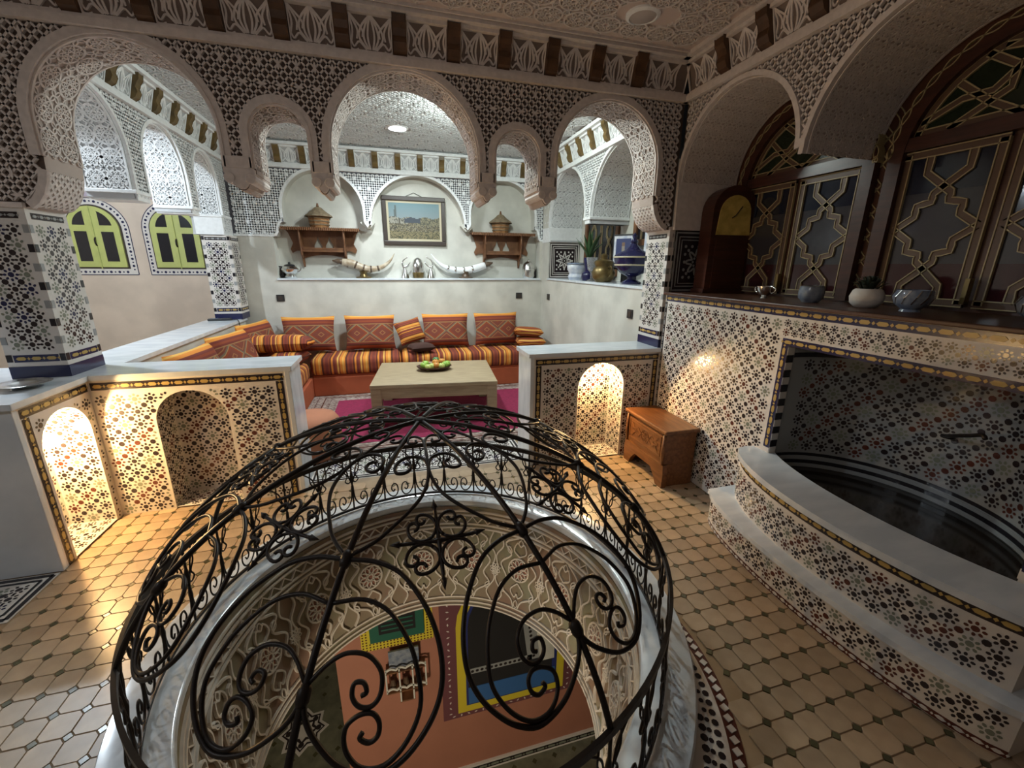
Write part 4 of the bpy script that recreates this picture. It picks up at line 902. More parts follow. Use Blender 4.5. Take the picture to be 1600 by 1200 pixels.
def shutter_window(nm, lab, xc, hw, z0, zt, Y):
    w = thing(nm, lab, 'window', (xc, Y, z0), kind='structure'); f = ymap(Y, -1); zc = zt-hw
    g = Geo(); P = np.array([(xc-hw-.075, z0-.075)]+arch(xc, hw+.075, zc, z0)[1:-1]+[(xc+hw+.075, z0-.075)])
    g.prism(P, f, -.01, .004, 0); build(g, 'tile_surround', 'z_white', w)
    g = Geo(); Q = np.array([(xc-hw-.04, z0-.04)]+arch(xc, hw+.04, zc, z0)[1:-1]+[(xc+hw+.04, z0-.04)]); d = np.r_[0, np.cumsum(np.hypot(*np.diff(Q, axis=0).T))]; s_ = np.arange(.02, d[-1], .045)
    pts = np.stack([np.interp(s_, d, Q[:, 0]), np.interp(s_, d, Q[:, 1])], -1); bt = np.stack([np.arange(xc-hw, xc+hw, .045), np.full(len(np.arange(xc-hw, xc+hw, .045)), z0-.04)], -1)
    al = np.concatenate([pts, bt]); g.polys(al[::2], octagon(.016), np.zeros(len(al[::2])), f, .006); g.polys(al[1::2], octagon(.010), np.zeros(len(al[1::2])), f, .006)
    g.ribbons([(P, .008, False), (np.array([P[0], (P[0]+P[-1])/2, P[-1]]), .008, False)], f, .006); build(g, 'surround_tiles', 'z_navy', w, kind='stuff')
    g = Geo(); g.prism([(xc-hw, z0)]+arch(xc, hw, zc, z0)[1:-1]+[(xc+hw, z0)], f, -.01, .008); build(g, 'reveal', 'frame_dark', w)
    for s in (-1, 1):
        a = np.linspace(PI/2, 0, 13); lf = [(xc+s*.006, z0+.02), (xc+s*(hw-.02), z0+.02)]+[(xc+s*(hw-.02)*math.cos(t), zc+(hw-.02)*math.sin(t)) for t in a[::-1]][:-1]+[(xc+s*.006, zt-.02)]
        g = Geo(); g.prism(lf if s > 0 else lf[::-1], f, .0, .030); o = build(g, 'shutter_leaf', 'shutter', w, bevel=.003)
        g = Geo(); x0, x1 = xc+s*.075, xc+s*(hw-.085); g.prism([(x0, z0+.09), (x1, z0+.09), (x1, zc-.03), (x0, zc-.03)] if s > 0 else [(x1, z0+.09), (x0, z0+.09), (x0, zc-.03), (x1, zc-.03)], f, .029, .0315); build(g, 'opening', 'dark_glass', o)
        rr = hw-.085; up = [(xc+s*.075, zc+.045), (xc+s*rr*.97, zc+.045)]+[(xc+s*rr*math.cos(t), zc+rr*math.sin(t)+.02) for t in np.linspace(.15, 1.22, 7)]+[(xc+s*.075, zc+rr*.96)]
        g = Geo(); g.prism(up if s > 0 else up[::-1], f, .029, .0315); build(g, 'opening', 'dark_glass', o)
    g = Geo(); g.tube([(xc, Y-.03, z0+.28), (xc, Y-.05, z0+.31), (xc, Y-.05, z0+.35), (xc, Y-.03, z0+.38)], .010, 6); build(g, 'latch', 'iron', w)
    g = Geo(); g.tube([(xc, Y-.035, z0), (xc, Y-.035, zt-.02)], .006, 6); build(g, 'bolt_rod', 'shutter', w)
shutter_window('window_6', 'yellow-green shuttered window beside the tall left column', -3.57, .29, 1.66, 2.43, 6.80)
shutter_window('window_7', 'yellow-green shuttered window beside the far corner column', -2.70, .29, 1.66, 2.43, 6.80)

# ================================================================== FOUNTAIN
ft = thing('fountain', 'curved marble and mosaic fountain with a step below the dark recess', 'fountain', (2.2, 1.35, 0))
ys = np.linspace(2.16, .58, 41); yc_ = np.linspace(2.11, .64, 41)
co = np.array([2.33-.355*max(0, 1-((y-1.30)/.87)**2)**.55 for y in yc_])
so = np.array([2.10-.175*max(0, 1-((y-1.37)/.80)**2)**.62 for y in ys])
ZS, ZC = .235, .565
def slab_curve(pts, z0, z1, nm, m='marble', bev=.010):
    g = Geo(); g.prism(pts, zmap(0, 1), z0, z1); return build(g, nm, m, ft, bevel=bev)
slab_curve([(XR, ys[0])]+list(zip(so, ys))+[(XR, ys[-1])], 0, ZS-.03, 'step_body', 'z_white', 0)
slab_curve([(XR-.001, ys[0]+.02), (so[0]-.022, ys[0]+.02)]+[(x-.022, y) for x, y in zip(so, ys)]+[(so[-1]-.022, ys[-1]-.02), (XR-.001, ys[-1]-.02)], ZS-.03, ZS, 'step_slab')
cin = np.minimum(co+.255, 2.42)
slab_curve(list(zip(co+.012, yc_))+[(x-.01, y) for x, y in zip(cin, yc_)][::-1], ZS-.01, ZC-.035, 'basin_body', 'z_white', 0)
slab_curve([(co[0]+.05, yc_[0]+.018)]+[(x-.018, y) for x, y in zip(co, yc_)]+[(co[-1]+.05, yc_[-1]-.018)]+list(zip(cin, yc_))[::-1], ZC-.035, ZC, 'basin_coping')
g = Geo(); g.prism([(x-.02, y) for x, y in zip(cin, yc_)]+[(2.95, .80), (2.95, 2.0)], zmap(0, 1), .05, .455); build(g, 'water', 'water', ft)
def curve_map(xs, ys, off):
    d = np.r_[0, np.cumsum(np.hypot(np.diff(xs), np.diff(ys)))]; T = np.stack([np.gradient(xs), np.gradient(ys)], -1); T /= np.linalg.norm(T, axis=1)[:, None]; N = np.stack([T[:, 1], -T[:, 0]], -1)
    if N[20, 0] > 0: N = -N
    def f(s, z, h):
        return np.stack([np.interp(s, d, xs)+off+np.interp(s, d, N[:, 0])*h, np.interp(s, d, ys)+np.interp(s, d, N[:, 1])*h, z], -1)
    return f, d[-1]
f1, L1 = curve_map(so, ys, 0); f2, L2 = curve_map(co, yc_, .012)
zellige('mosaic_step', [(.02, .045), (L1-.02, .045), (L1-.02, ZS-.045), (.02, ZS-.045)], f1, ft, .076, .001, single=140)
zellige('mosaic_basin', [(.02, ZS+.006), (L2-.02, ZS+.006), (L2-.02, ZC-.105), (.02, ZC-.105)], f2, ft, .076, .001, single=150)
chain_border(ft, f2, (.02, ZC-.066), (L2-.02, ZC-.066), .044, 'z_dark', .075)
def band(f, L, z, w, m, h):
    g = Geo(); g.ribbons([(np.stack([np.linspace(.0, L, 50), np.full(50, z)], -1), w, False)], f, h); build(g, 'border_strip', m, ft)
chain_border(ft, f1, (.0, .018), (L1, .018), .032, 'z_brown', .05, col='z_white')
g = Geo(); g.tube(spline([(2.90, 1.42, .86), (2.80, 1.36, .90), (2.72, 1.25, .955), (2.68, 1.19, .985), (2.665, 1.17, .975)]), .010, 8); g.lathe([(0, 0), (.03, 0), (.03, .012), (0, .012)], (2.9, 1.42, .855), 12); build(g, 'spout', 'iron', ft, smooth=True)

# ================================================================== IRON DOME
dm = thing('iron_dome', 'wrought iron scrollwork dome covering the round well', 'dome grille', (DX, DY, .058))
DR, DZ0, DTOP = 1.145, .285, 1.083
def dpt(th, ph, h=0):
    th, ph = np.radians(np.asarray(th, float)), np.radians(np.asarray(ph, float))
    return np.stack([DX+(DR+h)*np.sin(ph)*np.cos(th), DY+(DR+h)*np.sin(ph)*np.sin(th), DZ0+(DTOP-DZ0+h)*np.cos(ph)], -1)
PHR = 76.0; RR_ = DR*math.sin(R(PHR)); ZR = DZ0+(DTOP-DZ0)*math.cos(R(PHR)); TH0 = -66.8
A_ = [(0, 37.9), (-7, 38.1), (-13.4, 40.2), (-18, 44.9), (-20.2, 50), (-20.6, 55.1), (-19.5, 59.2), (-17.1, 62.9), (-14.2, 65.7), (-11, 67), (-6.6, 65.6), (-3, 62.5), (-1, 59.9), (0, 57.1)]
B_ = [(0, 44.7), (-6.3, 43.9), (-11.7, 45.8), (-15.4, 50.2), (-16.9, 54.7), (-17.1, 59.0), (-15.2, 63.1), (-12.3, 65.8), (-9.3, 65.8), (-7.2, 63.5), (-6.9, 60.8), (-8.4, 59.3), (-10.3, 59.0), (-11.4, 60.1), (-11.4, 61.8), (-10.3, 62.7), (-9.0, 62.1), (-9.3, 61.3)]
C_ = [(-.3, 55.4), (-2.6, 52.8), (-5.4, 51.3), (-8.9, 51.6), (-11.2, 53.7), (-11.4, 56.5), (-10.2, 58.1), (-8.5, 58.1), (-7.3, 56.9), (-7.3, 55.2), (-8.7, 55.1), (-9.3, 56.3), (-8.6, 56.8)]
D_ = [(0, 37.6), (-6.0, 34.7), (-10, 32.0), (-14.4, 29.1), (-18.5, 26.1), (-21.0, 23.1), (-22.2, 20.3), (-22.2, 18.4), (-20.2, 16.5), (-15.6, 15.6), (-9.3, 15.7), (-5.2, 16.9), (-4.2, 18.8), (-5.6, 20.1), (-9.0, 20.3), (-12.0, 19.6), (-12.8, 18.5), (-10.8, 17.7), (-8.9, 17.9)]
E_ = [(-22.5, 18.4), (-22.5, 12.5), (-20, 9.4), (-12, 8.2), (-4, 8.8), (-6, 10.8), (-14, 10.8), (-13, 9.8)]
def mesh_of(g, nm, m, smooth=True):
    me = bpy.data.meshes.new(nm); me.from_pydata((np.concatenate(g.v)-np.array([DX, DY, .058])).tolist(), [], g.f); me.materials.append(MATS[m])
    if smooth: me.polygons.foreach_set('use_smooth', np.ones(len(me.polygons), dtype=bool))
    return me
tm = {}
def dtube(P, r, sides=5):
    P = spline(P, 5); g = Geo(); g.tube(dpt(P[:, 0], P[:, 1]), r, sides); return g
P = np.stack([np.zeros(40), np.linspace(1.0, PHR, 40)], -1); g = Geo(); q0 = dpt(P[:, 0], P[:, 1]); g.tube(q0, .0105, 6); me_rib = mesh_of(g, 'rib', 'iron')
pieces = []
for nm, P, r in (('outer_scroll', A_, .0075), ('inner_scroll', B_, .0065), ('small_scroll', C_, .0065), ('upper_scroll', D_, .0065), ('crown_scroll', E_, .0055)):
    P = np.array(P)
    for s in (1, -1):
        g = dtube(P*[s, 1], r); pieces.append((nm, mesh_of(g, nm, 'iron')))
me_cols = []
for ph, rr in ((37.9, .017), (57.0, .017)):
    g = Geo(); c = dpt(0, ph); t1 = dpt(0, ph+.1)-c; t1 /= np.linalg.norm(t1); g.tube([c-t1*.025, c-t1*.012, c+t1*.012, c+t1*.025], [.012, .018, .018, .012], 8); me_cols.append(mesh_of(g, 'collar', 'iron'))
# four-lobed ornament with spear points, mid panel
def local(cth, cph):
    c = dpt(cth, cph); e1 = dpt(cth+.5, cph)-c; e1 /= np.linalg.norm(e1); e2 = dpt(cth, cph+.5)-c; e2 /= np.linalg.norm(e2)
    k1 = math.degrees(1/(DR*math.sin(R(cph)))); k2 = math.degrees(1/np.linalg.norm((dpt(cth, cph+.5)-dpt(cth, cph-.5))*57.2958))
    return lambda x, y: dpt(cth+np.asarray(x)*k1, cph+np.asarray(y)*k2)
me_q = []
loc = local(-22.5, 35.4)
g = Geo()
for ax in (0, 1):
    t = np.array([-.150, -.118, -.116, -.105, -.02, 0, .02, .105, .116, .118, .150]); rr = np.array([.001, .011, .006, .006, .006, .010, .006, .006, .006, .011, .001])
    g.tube(loc(t, 0*t) if ax == 0 else loc(0*t, t), rr, 6)
me_q.append(('spear_cross', mesh_of(g, 'spear_cross', 'iron')))
for sx in (-1, 1):
    for sy in (-1, 1):
        def sp(sg, r=.046, k=.019):
            q = [(.050+r*math.cos(PI*1.25+sg*u*PI), .050+r*math.sin(PI*1.25+sg*u*PI)) for u in np.linspace(0, .78, 12)]; a = PI*1.25+sg*.78*PI
            c = (.050+(r-k)*math.cos(a), .050+(r-k)*math.sin(a))
            return q+[(c[0]+(k-.0016*w)*math.cos(a+sg*w), c[1]+(k-.0016*w)*math.sin(a+sg*w)) for w in np.linspace(.5, 4.6, 10)]
        g = Geo()
        for sg in (1, -1):
            q = np.array(sp(sg)); g.tube(loc(q[:, 0]*sx, q[:, 1]*sy), .0058, 5)
        me_q.append(('lobe_scroll', mesh_of(g, 'lobe_scroll', 'iron')))
for k in range(8):
    M = Matrix.Rotation(R(TH0+45*k), 4, 'Z')
    inst(me_rib, 'rib', dm, M)
    for mc in me_cols: inst(mc, 'collar', dm, M)
    for nm, me in pieces: inst(me, nm, dm, M)
    for nm, me in me_q: inst(me, nm, dm, M)
g = Geo(); g.lathe([(0, 0), (.030, 0), (.034, .008), (.022, .016), (0, .020)], (DX, DY, DTOP-.004), 16); build(g, 'apex_boss', 'iron', dm, smooth=True)
an = np.linspace(0, 2*PI, 121)[:-1]
g = Geo(); g.lathe([(RR_-.006, ZR-.016), (RR_+.008, ZR-.016), (RR_+.008, ZR+.014), (RR_-.006, ZR+.014), (RR_-.006, ZR-.016)], (DX, DY, 0), 120); build(g, 'upper_rail', 'iron', dm)
ZB0 = .075; RB0 = 1.125
g = Geo(); g.lathe([(RB0-.005, ZB0-.008), (RB0+.005, ZB0-.008), (RB0+.005, ZB0+.008), (RB0-.005, ZB0+.008), (RB0-.005, ZB0-.008)], (DX, DY, 0), 120); build(g, 'base_rail', 'iron', dm)
# frieze between the rails: 32 bays
NB = 32; bw = 2*PI/NB
def fr(x, y):
    x, y = np.asarray(x, float), np.asarray(y, float); rr = RB0+(RR_-RB0)*y; return np.stack([DX+rr*np.cos(x*bw), DY+rr*np.sin(x*bw), ZB0+(ZR-ZB0)*y], -1)
g = Geo(); t = np.linspace(0, 1, 9); g.tube(fr(0*t, t), [.006, .006, .006, .010, .006, .013, .006, .006, .006], 6); me_bar = mesh_of(g, 'bar', 'iron')
g = Geo(); g.tube([np.array((DX+RB0, DY, .058)), np.array((DX+RB0, DY, ZB0))], .008, 6); me_foot = mesh_of(g, 'foot', 'iron')
SC1 = [(.02, .46), (.06, .20), (.20, .06), (.36, .05), (.44, .15), (.40, .27), (.29, .29), (.23, .20), (.29, .14), (.34, .18)]
SC2 = [(.01, .50), (.10, .66), (.16, .80), (.30, .90), (.42, .96)]
SC3 = [(.01, .58), (.10, .52), (.20, .57), (.13, .66), (.24, .78), (.22, 1.0)]
bays = []
for nm, P, r in (('base_scroll', SC1, .0050), ('fan_branch', SC2, .0045), ('wavy_branch', SC3, .0045)):
    for s in (1, -1):
        q = spline(np.array(P)*[s, 1], 4); g = Geo(); g.tube(fr(q[:, 0], q[:, 1]), r, 4); bays.append((nm, mesh_of(g, nm, 'iron')))
for k in range(NB):
    M = Matrix.Rotation(R(TH0)+k*bw, 4, 'Z'); inst(me_bar, 'bar', dm, M)
    if k % 4 == 2: inst(me_foot, 'foot', dm, M)
    for nm, me in bays: inst(me, nm, dm, M)

# ================================================================== LOWER ROOM seen through the well
LZ0 = -3.2; YL = 3.0
g = Geo(); g.box(-4, 4, -1, 6, LZ0-.05, LZ0); fl = build(g, 'floor_lower', 'floor_low', kind='structure', label='dim green tiled floor of the room below', cat='floor')
g = Geo(); q = np.array([(math.cos(k*PI/8)*(.26 if k % 2 == 0 else .19), math.sin(k*PI/8)*(.26 if k % 2 == 0 else .19)) for k in range(16)]); c = np.array([-1.26, 3.86])
g.prism(q+c, zmap(LZ0, 1), 0, .003); build(g, 'star_inlay', 'z_white', fl)
g = Geo(); g.ribbons([(q*.80+c, .02, True), (q*.5+c, .03, True)], zmap(LZ0+.003, 1), .002); g.polys(np.array([c+[.15*math.cos(k*PI/4), .15*math.sin(k*PI/4)] for k in range(8)]), octagon(.03), np.zeros(8), zmap(LZ0+.003, 1), .003); build(g, 'star_pieces', 'z_dark', fl, kind='stuff')
g = Geo()
for i in range(-16, 14):
    for j in range(0, 26): g.polys(np.array([[i*.22, -.6+j*.22]]), dia*1.6, np.zeros(1), zmap(LZ0, 1), .002)
build(g, 'floor_insets', 'cabochon', fl, kind='stuff')
g = Geo(); g.box(-.66, 4, YL, YL+.3, LZ0, -.70); wlw = build(g, 'wall_lower_orange', 'orange_wall', kind='structure', label='orange wall of the room below with painted window frames', cat='wall')
g = Geo(); g.box(-4, 4, 4.75, 4.85, LZ0, -.7); g.box(-4.1, -4, -1, 4.8, LZ0, -.7); g.box(4, 4.1, -1, 4.8, LZ0, -.7); g.box(-4, 4, -1.1, -1, LZ0, -.7); build(g, 'wall_lower_far', 'floor_low', kind='structure', label='dark far walls of the room below', cat='wall')
g = Geo(); n = 48; aa = np.arange(n)*2*PI/n; inn = np.stack([DX+.92*np.cos(aa), DY+.92*np.sin(aa), np.full(n, -.76)], -1); ou = np.stack([DX+5.5*np.cos(aa), DY+5.5*np.sin(aa), np.full(n, -.76)], -1); g.addq(np.concatenate([inn, ou]), [(i, (i+1) % n, n+(i+1) % n, n+i) for i in range(n)]); build(g, 'ceiling_lower', 'wall_plain', kind='structure', label='ceiling of the room below around the well', cat='ceiling')
g = Geo(); g.box(-.68, 4, YL-.02, YL, LZ0, LZ0+.11); o = build(g, 'tile_skirting', 'z_white', wlw)
chain_border(wlw, ymap(YL-.02, -1), (-.6, LZ0+.055), (2.6, LZ0+.055), .06, 'z_dark', .12, col='z_green')
g = Geo(); g.box(-2.5, -.70, 4.73, 4.75, LZ0, LZ0+.16); build(g, 'far_skirting', 'z_white', wlw)
fL = ymap(YL, -1)
w = thing('window_8', 'green framed window with yellow painted border in the room below', 'window', (-.15, YL, -1.4), kind='structure')
g = Geo(); g.prism([(-.45, -1.40), (.145, -1.40), (.145, -.72), (-.45, -.72)], fL, -.01, .004); build(g, 'yellow_border', 'y_paint', w)
g = Geo(); g.prism([(-.375, -1.31), (.07, -1.31), (.07, -.72), (-.375, -.72)], fL, 0, .02); build(g, 'frame', 'green_paint', w)
g = Geo(); g.prism([(-.30, -1.235), (.0, -1.235), (.0, -.72), (-.30, -.72)], fL, .018, .022); build(g, 'pane', 'dark_void', w)
g = Geo()
for i in range(3): g.prism([(-.28, -1.20+i*.045), (-.02, -1.20+i*.045), (-.02, -1.185+i*.045), (-.28, -1.185+i*.045)], fL, .02, .026)
build(g, 'louvre', 'green_paint', w)
g = Geo()
rng = np.random.default_rng(3)
pts = [(x, z) for x in np.arange(-.435, .14, .028) for z in np.arange(-1.39, -.75, .028) if not (-.39 < x < .085 and z > -1.325)]
g.polys(np.array(pts), octagon(.008), np.zeros(len(pts)), fL, .005); build(g, 'border_flowers', 'z_brown', w, kind='stuff')
w = thing('window_9', 'arched opening with blue sill and yellow and purple painted frame below', 'window', (.87, YL, -2.3), kind='structure')
g = Geo(); g.prism([(.20, -2.42), (1.50, -2.42), (1.50, -.72), (.20, -.72)], fL, -.01, .004); build(g, 'purple_border', 'purple_paint', w)
g = Geo(); g.prism([(.34, -2.36), (1.40, -2.36)]+arch(.87, .53, -1.35, -1.35, 12)[::-1], fL, 0, .010); build(g, 'yellow_border', 'y_paint', w)
g = Geo(); g.prism([(.42, -2.28), (1.32, -2.28)]+arch(.87, .45, -1.35, -1.35, 12)[::-1], fL, .005, .014); build(g, 'reveal', 'deep_blue', w)
g = Geo(); g.prism([(.44, -2.26), (1.27, -2.26)]+arch(.855, .41, -1.36, -1.36, 12)[::-1], fL, .012, .018); build(g, 'opening', 'dark_void', w)
g = Geo(); g.prism([(.44, -2.26), (1.30, -2.26), (1.30, -2.06), (.44, -2.06)], fL, .016, .022); build(g, 'blue_sill', 'blue_paint', w)
g = Geo(); g.prism([(.46, -1.90), (1.06, -1.90), (1.06, -1.84), (.46, -1.84)], fL, .016, .021); g.prism([(1.02, -1.9), (1.14, -1.9), (1.05, -1.2), (.93, -1.2)], fL, .016, .021); o = build(g, 'tile_bands', 'z_grey', w)
g = Geo(); pts = [(.48+i*.045, -1.87) for i in range(13)]+[(1.075-j*.0065, -1.86+j*.05) for j in range(13)]; g.polys(np.array(pts), octagon(.016), np.zeros(len(pts)), fL, .023); build(g, 'tile_pieces', 'z_dark', w, kind='stuff')
g = Geo(); g.prism([(1.14, -1.95), (1.29, -1.95), (1.27, -1.2), (1.06, -1.2)], fL, .016, .020); build(g, 'pale_jamb', 'tadelakt', w)
pts = []
g = Geo()
for z in np.arange(-2.35, -.8, .07):
    pts += [(.27, z), (1.45, z)]
pts += [(x, -2.39) for x in np.arange(.3, 1.45, .07)]
g.polys(np.array(pts), np.array([(-.018, 0), (0, -.008), (.018, 0), (0, .008)]), np.arange(len(pts))*1.1, fL, .006); build(g, 'painted_flowers', 'plaster', w, kind='stuff')
t = thing('plate_rack', 'small pale scalloped wall rack on the orange wall below', 'rack', (-.1, YL-.05, -1.75))
for z in (-1.56, -1.78): g = Geo(); g.ribbons([(np.stack([np.linspace(-.27, .06, 25), z+.02*abs(np.sin(np.linspace(0, 4*PI, 25)))], -1), .018, False)], ymap(YL-.09, -1), .01); build(g, 'scalloped_rail', 'tadelakt', t)
for x in (-.27, -.16, -.05, .06):
    g = Geo(); g.box(x-.006, x+.006, YL-.10, YL-.088, -1.80 if x in (-.27, .06) else -1.92, -1.54); build(g, 'post', 'tadelakt', t)
for z in (-1.58, -1.80):
    g = Geo(); g.box(-.27, .06, YL-.10, YL, z-.012, z); build(g, 'shelf', 'wood_shelf', t)
g = Geo(); g.box(-.17, -.04, YL-.09, YL, -1.94, -1.925); build(g, 'shelf', 'wood_shelf', t)
for i, (x, lab) in enumerate(((-.22, 'small dark jar at the left of the wall rack below'), (-.11, 'small dark jar in the middle of the wall rack below'), (0, 'small dark jar at the right of the wall rack below'))):
    t = thing('small_jar', lab, 'jar', (x, YL-.05, -1.80), group='jars on the wall rack'); g = Geo(); g.lathe([(0, 0), (.025, 0), (.03, .03), (.018, .07), (.02, .10)], (x, YL-.05, -1.80), 10); build(g, 'body', 'horn_dark', t); g = Geo(); g.lathe([(.022, .10), (.02, .112), (0, .114)], (x, YL-.05, -1.80), 10); build(g, 'lid', 'wood_dark', t)
g = Geo(); g.box(-.24, .01, YL-.06, YL-.045, -1.58, -1.40); build(g, 'picture_card', 'grey_glaze', label='pale picture card standing on the wall rack below', cat='card', origin=(-.11, YL-.05, -1.58))
# ================================================================== SALON FURNITURE
def soft_box(g, x0, x1, y0, y1, z0, z1, r=.05, n=4):
    """box with rounded edges (superellipse cross sections)"""
    cx, cy, cz = (x0+x1)/2, (y0+y1)/2, (z0+z1)/2; hx, hy, hz = (x1-x0)/2, (y1-y0)/2, (z1-z0)/2
    def ax(h): return np.r_[-h, [-h+r*(1-math.cos(t)) for t in np.linspace(0, PI/2, n+1)[1:]], np.linspace(-h+r, h-r, 8)[1:-1], [h-r*(1-math.cos(t)) for t in np.linspace(PI/2, 0, n+1)[:-1]], h]
    def fc(A, B, C, ha, hb, hc, order, sgn):
        a, b = np.meshgrid(A, B, indexing='ij'); P = np.stack([a, b, np.full_like(a, sgn*hc)], -1).reshape(-1, 3); H = np.array([ha, hb, hc]); q = np.clip(P, -(H-r), H-r); d = P-q; L = np.linalg.norm(d, axis=1)[:, None]; P = q+d/np.maximum(L, 1e-9)*np.minimum(r, L*9)
        out = np.zeros_like(P); out[:, order[0]], out[:, order[1]], out[:, order[2]] = P[:, 0], P[:, 1], P[:, 2]; nA, nB = len(A), len(B)
        f = [(i*nB+j, (i+1)*nB+j, (i+1)*nB+j+1, i*nB+j+1) for i in range(nA-1) for j in range(nB-1)]
        flip = (sgn > 0) != (order in ((0, 1, 2), (1, 2, 0))); g.addq(out+[cx, cy, cz], [q_[::-1] for q_ in f] if flip else f)
    X, Y, Z = ax(hx), ax(hy), ax(hz)
    for s in (-1, 1): fc(X, Y, None, hx, hy, hz, (0, 1, 2), s); fc(Y, Z, None, hy, hz, hx, (1, 2, 0), s); fc(X, Z, None, hx, hz, hy, (0, 2, 1), s)
SB = .26; ST = .50; YF = 5.93; XF = -1.12
g = Geo(); g.box(XF, XR-.01, YF+.02, YK-.01, 0, SB); g.box(XF+.002, XR-.01, YF+.045, YK-.01, SB-.001, SB+.03); build(g, 'banquette', 'sofa_base', label='long burnt orange sofa base along the salon back wall', cat='banquette', bevel=.012, origin=(.6, 6.2, 0))
g = Geo(); g.box(XL+.01, XF, 3.95, YK-.01, 0, SB); build(g, 'banquette', 'sofa_base', label='burnt orange sofa base along the gallery half wall', cat='banquette', bevel=.012, origin=(-1.55, 5.2, 0))
for x0, x1, lab in ((XF-.02, .05, 'striped sofa mattress at the back, left of the table'), (.06, XR-.015, 'striped sofa mattress at the back, right behind the table')):
    g = Geo(); soft_box(g, x0, x1, YF, YK-.012, SB+.03, ST+.02, .075); build(g, 'sofa_mattress', 'stripe_x', smooth=True, label=lab, cat='mattress', group='striped sofa mattresses', origin=((x0+x1)/2, 6.25, SB+.03))
g = Geo(); soft_box(g, XL+.012, XF-.01, 3.97, YF-.01, SB, ST, .075); build(g, 'sofa_mattress', 'stripe_y', smooth=True, label='striped sofa mattress along the gallery half wall', cat='mattress', group='striped sofa mattresses', origin=(-1.55, 5.0, SB))
def pillow_mesh(w, h, t, m, n=14, pinch=.07, sag=.0):
    u = np.linspace(-1, 1, n); U, V = np.meshgrid(u, u, indexing='ij')
    x = w/2*U*(1-pinch*(1-V**2)*abs(U)); z = h/2*V*(1-pinch*(1-U**2)*abs(V)); th = t/2*np.sqrt(np.clip((1-U**4)*(1-V**4), 0, 1))**.9
    me = bpy.data.meshes.new('cushion'); A = np.stack([x, -th, z+h/2], -1).reshape(-1, 3); B = np.stack([x, th, z+h/2], -1).reshape(-1, 3); N = n*n
    f = [(i*n+j, (i+1)*n+j, (i+1)*n+j+1, i*n+j+1) for i in range(n-1) for j in range(n-1)]; fb = [tuple(N+k for k in q[::-1]) for q in f]
    me.from_pydata(np.concatenate([A, B]).tolist(), [], f+fb); me.materials.append(MATS[m]); me.polygons.foreach_set('use_smooth', np.ones(len(me.polygons), dtype=bool)); return me
mk = pillow_mesh(.70, .50, .20, 'kilim')
def put_pillow(me, nm, loc, rot, lab, cat='cushion', group=None):
    o = bpy.data.objects.new(nm, me); COL.objects.link(o); o.location = loc; o.rotation_euler = rot; tagit(o, lab, cat, group); return o
for x, lab in ((-1.18, 'kilim cushion at the left end of the back sofa'), (-.36, 'kilim cushion on the back sofa below the left horn'), (.735, 'kilim cushion on the back sofa right of the folded pillow'), (1.53, 'kilim cushion at the right end of the back sofa')):
    put_pillow(mk, 'kilim_cushion', (x, 6.36, ST+.045), (R(-12), 0, R(random.uniform(-3, 3))), lab, group='kilim cushions on the sofas')
for y, rz, lean, lab in ((4.28, 84, -16, 'kilim cushion on the side sofa nearest the tall column'), (5.22, 78, -18, 'middle kilim cushion leaning on the gallery half wall'), (6.10, 76, -16, 'kilim cushion in the far corner by the phone cable')):
    o = put_pillow(mk, 'kilim_cushion', (-1.665, y, ST+.03), (0, 0, 0), lab, group='kilim cushions on the sofas'); o.rotation_euler = (R(lean), 0, R(rz))
mb = pillow_mesh(.86, .36, .22, 'stripe_bolster', pinch=.03); o = put_pillow(mb, 'striped_bolster', (-1.46, 6.06, ST+.245), (R(84), 0, R(-4)), 'long striped bolster lying on the sofa corner', 'bolster')
ms2 = pillow_mesh(.40, .38, .16, 'stripe_bolster'); put_pillow(ms2, 'striped_bolster', (-1.30, 6.02, ST+.085), (R(88), 0, R(-8)), 'small striped pillow tucked under the long bolster', 'bolster')
ms = pillow_mesh(.40, .36, .18, 'stripe_small'); put_pillow(ms, 'striped_pillow', (.26, 6.34, ST+.13), (R(-26), R(-12), R(18)), 'striped pillow propped between the back cushions', 'pillow')
mdk = pillow_mesh(.34, .32, .12, 'fabric_dark'); put_pillow(mdk, 'folded_pillow', (.30, 6.25, ST+.09), (R(86), 0, R(14)), 'dark flat pillow below the propped striped pillow', 'pillow')
ms3 = pillow_mesh(.46, .40, .15, 'stripe_small'); put_pillow(ms3, 'striped_pillow', (2.02, 6.42, ST+.225), (R(82), R(4), R(-10)), 'upper striped pillow piled at the right sofa end', 'pillow'); put_pillow(ms3, 'striped_pillow', (2.04, 6.42, ST+.095), (R(87), 0, R(-6)), 'lower striped pillow piled at the right sofa end', 'pillow')
# pouf
g = Geo(); g.lathe([(0, 0), (.24, 0), (.265, .04), (.275, .18), (.265, .33), (.235, .375), (.12, .39), (0, .392)], (-.83, 4.0, .012), 32); build(g, 'pouf', 'pouf', smooth=True, label='round orange pouf behind the left half wall', cat='pouf', origin=(-.83, 4.0, .012))
# rug
rg = thing('rug', 'magenta rug with pale patterned border under the table', 'rug', (.4, 4.9, 0))
g = Geo(); g.box(-1.08, 1.95, 3.98, 5.90, 0, .008); build(g, 'border', 'rug_pale', rg)
g = Geo(); g.box(-.78, 1.68, 4.16, 5.66, .007, .011); build(g, 'field', 'rug', rg)
g = Geo()
for k, w in ((.035, .02), (.12, .05), (.20, .012)):
    q = [(-1.08+k, 3.98+k*.6), (1.95-k, 3.98+k*.6), (1.95-k, 5.90-k*.6), (-1.08+k, 5.90-k*.6)]; g.ribbons([(np.array(q), w*.5, True)], zmap(.008, 1), .0012)
build(g, 'border_lines', 'z_brown', rg)
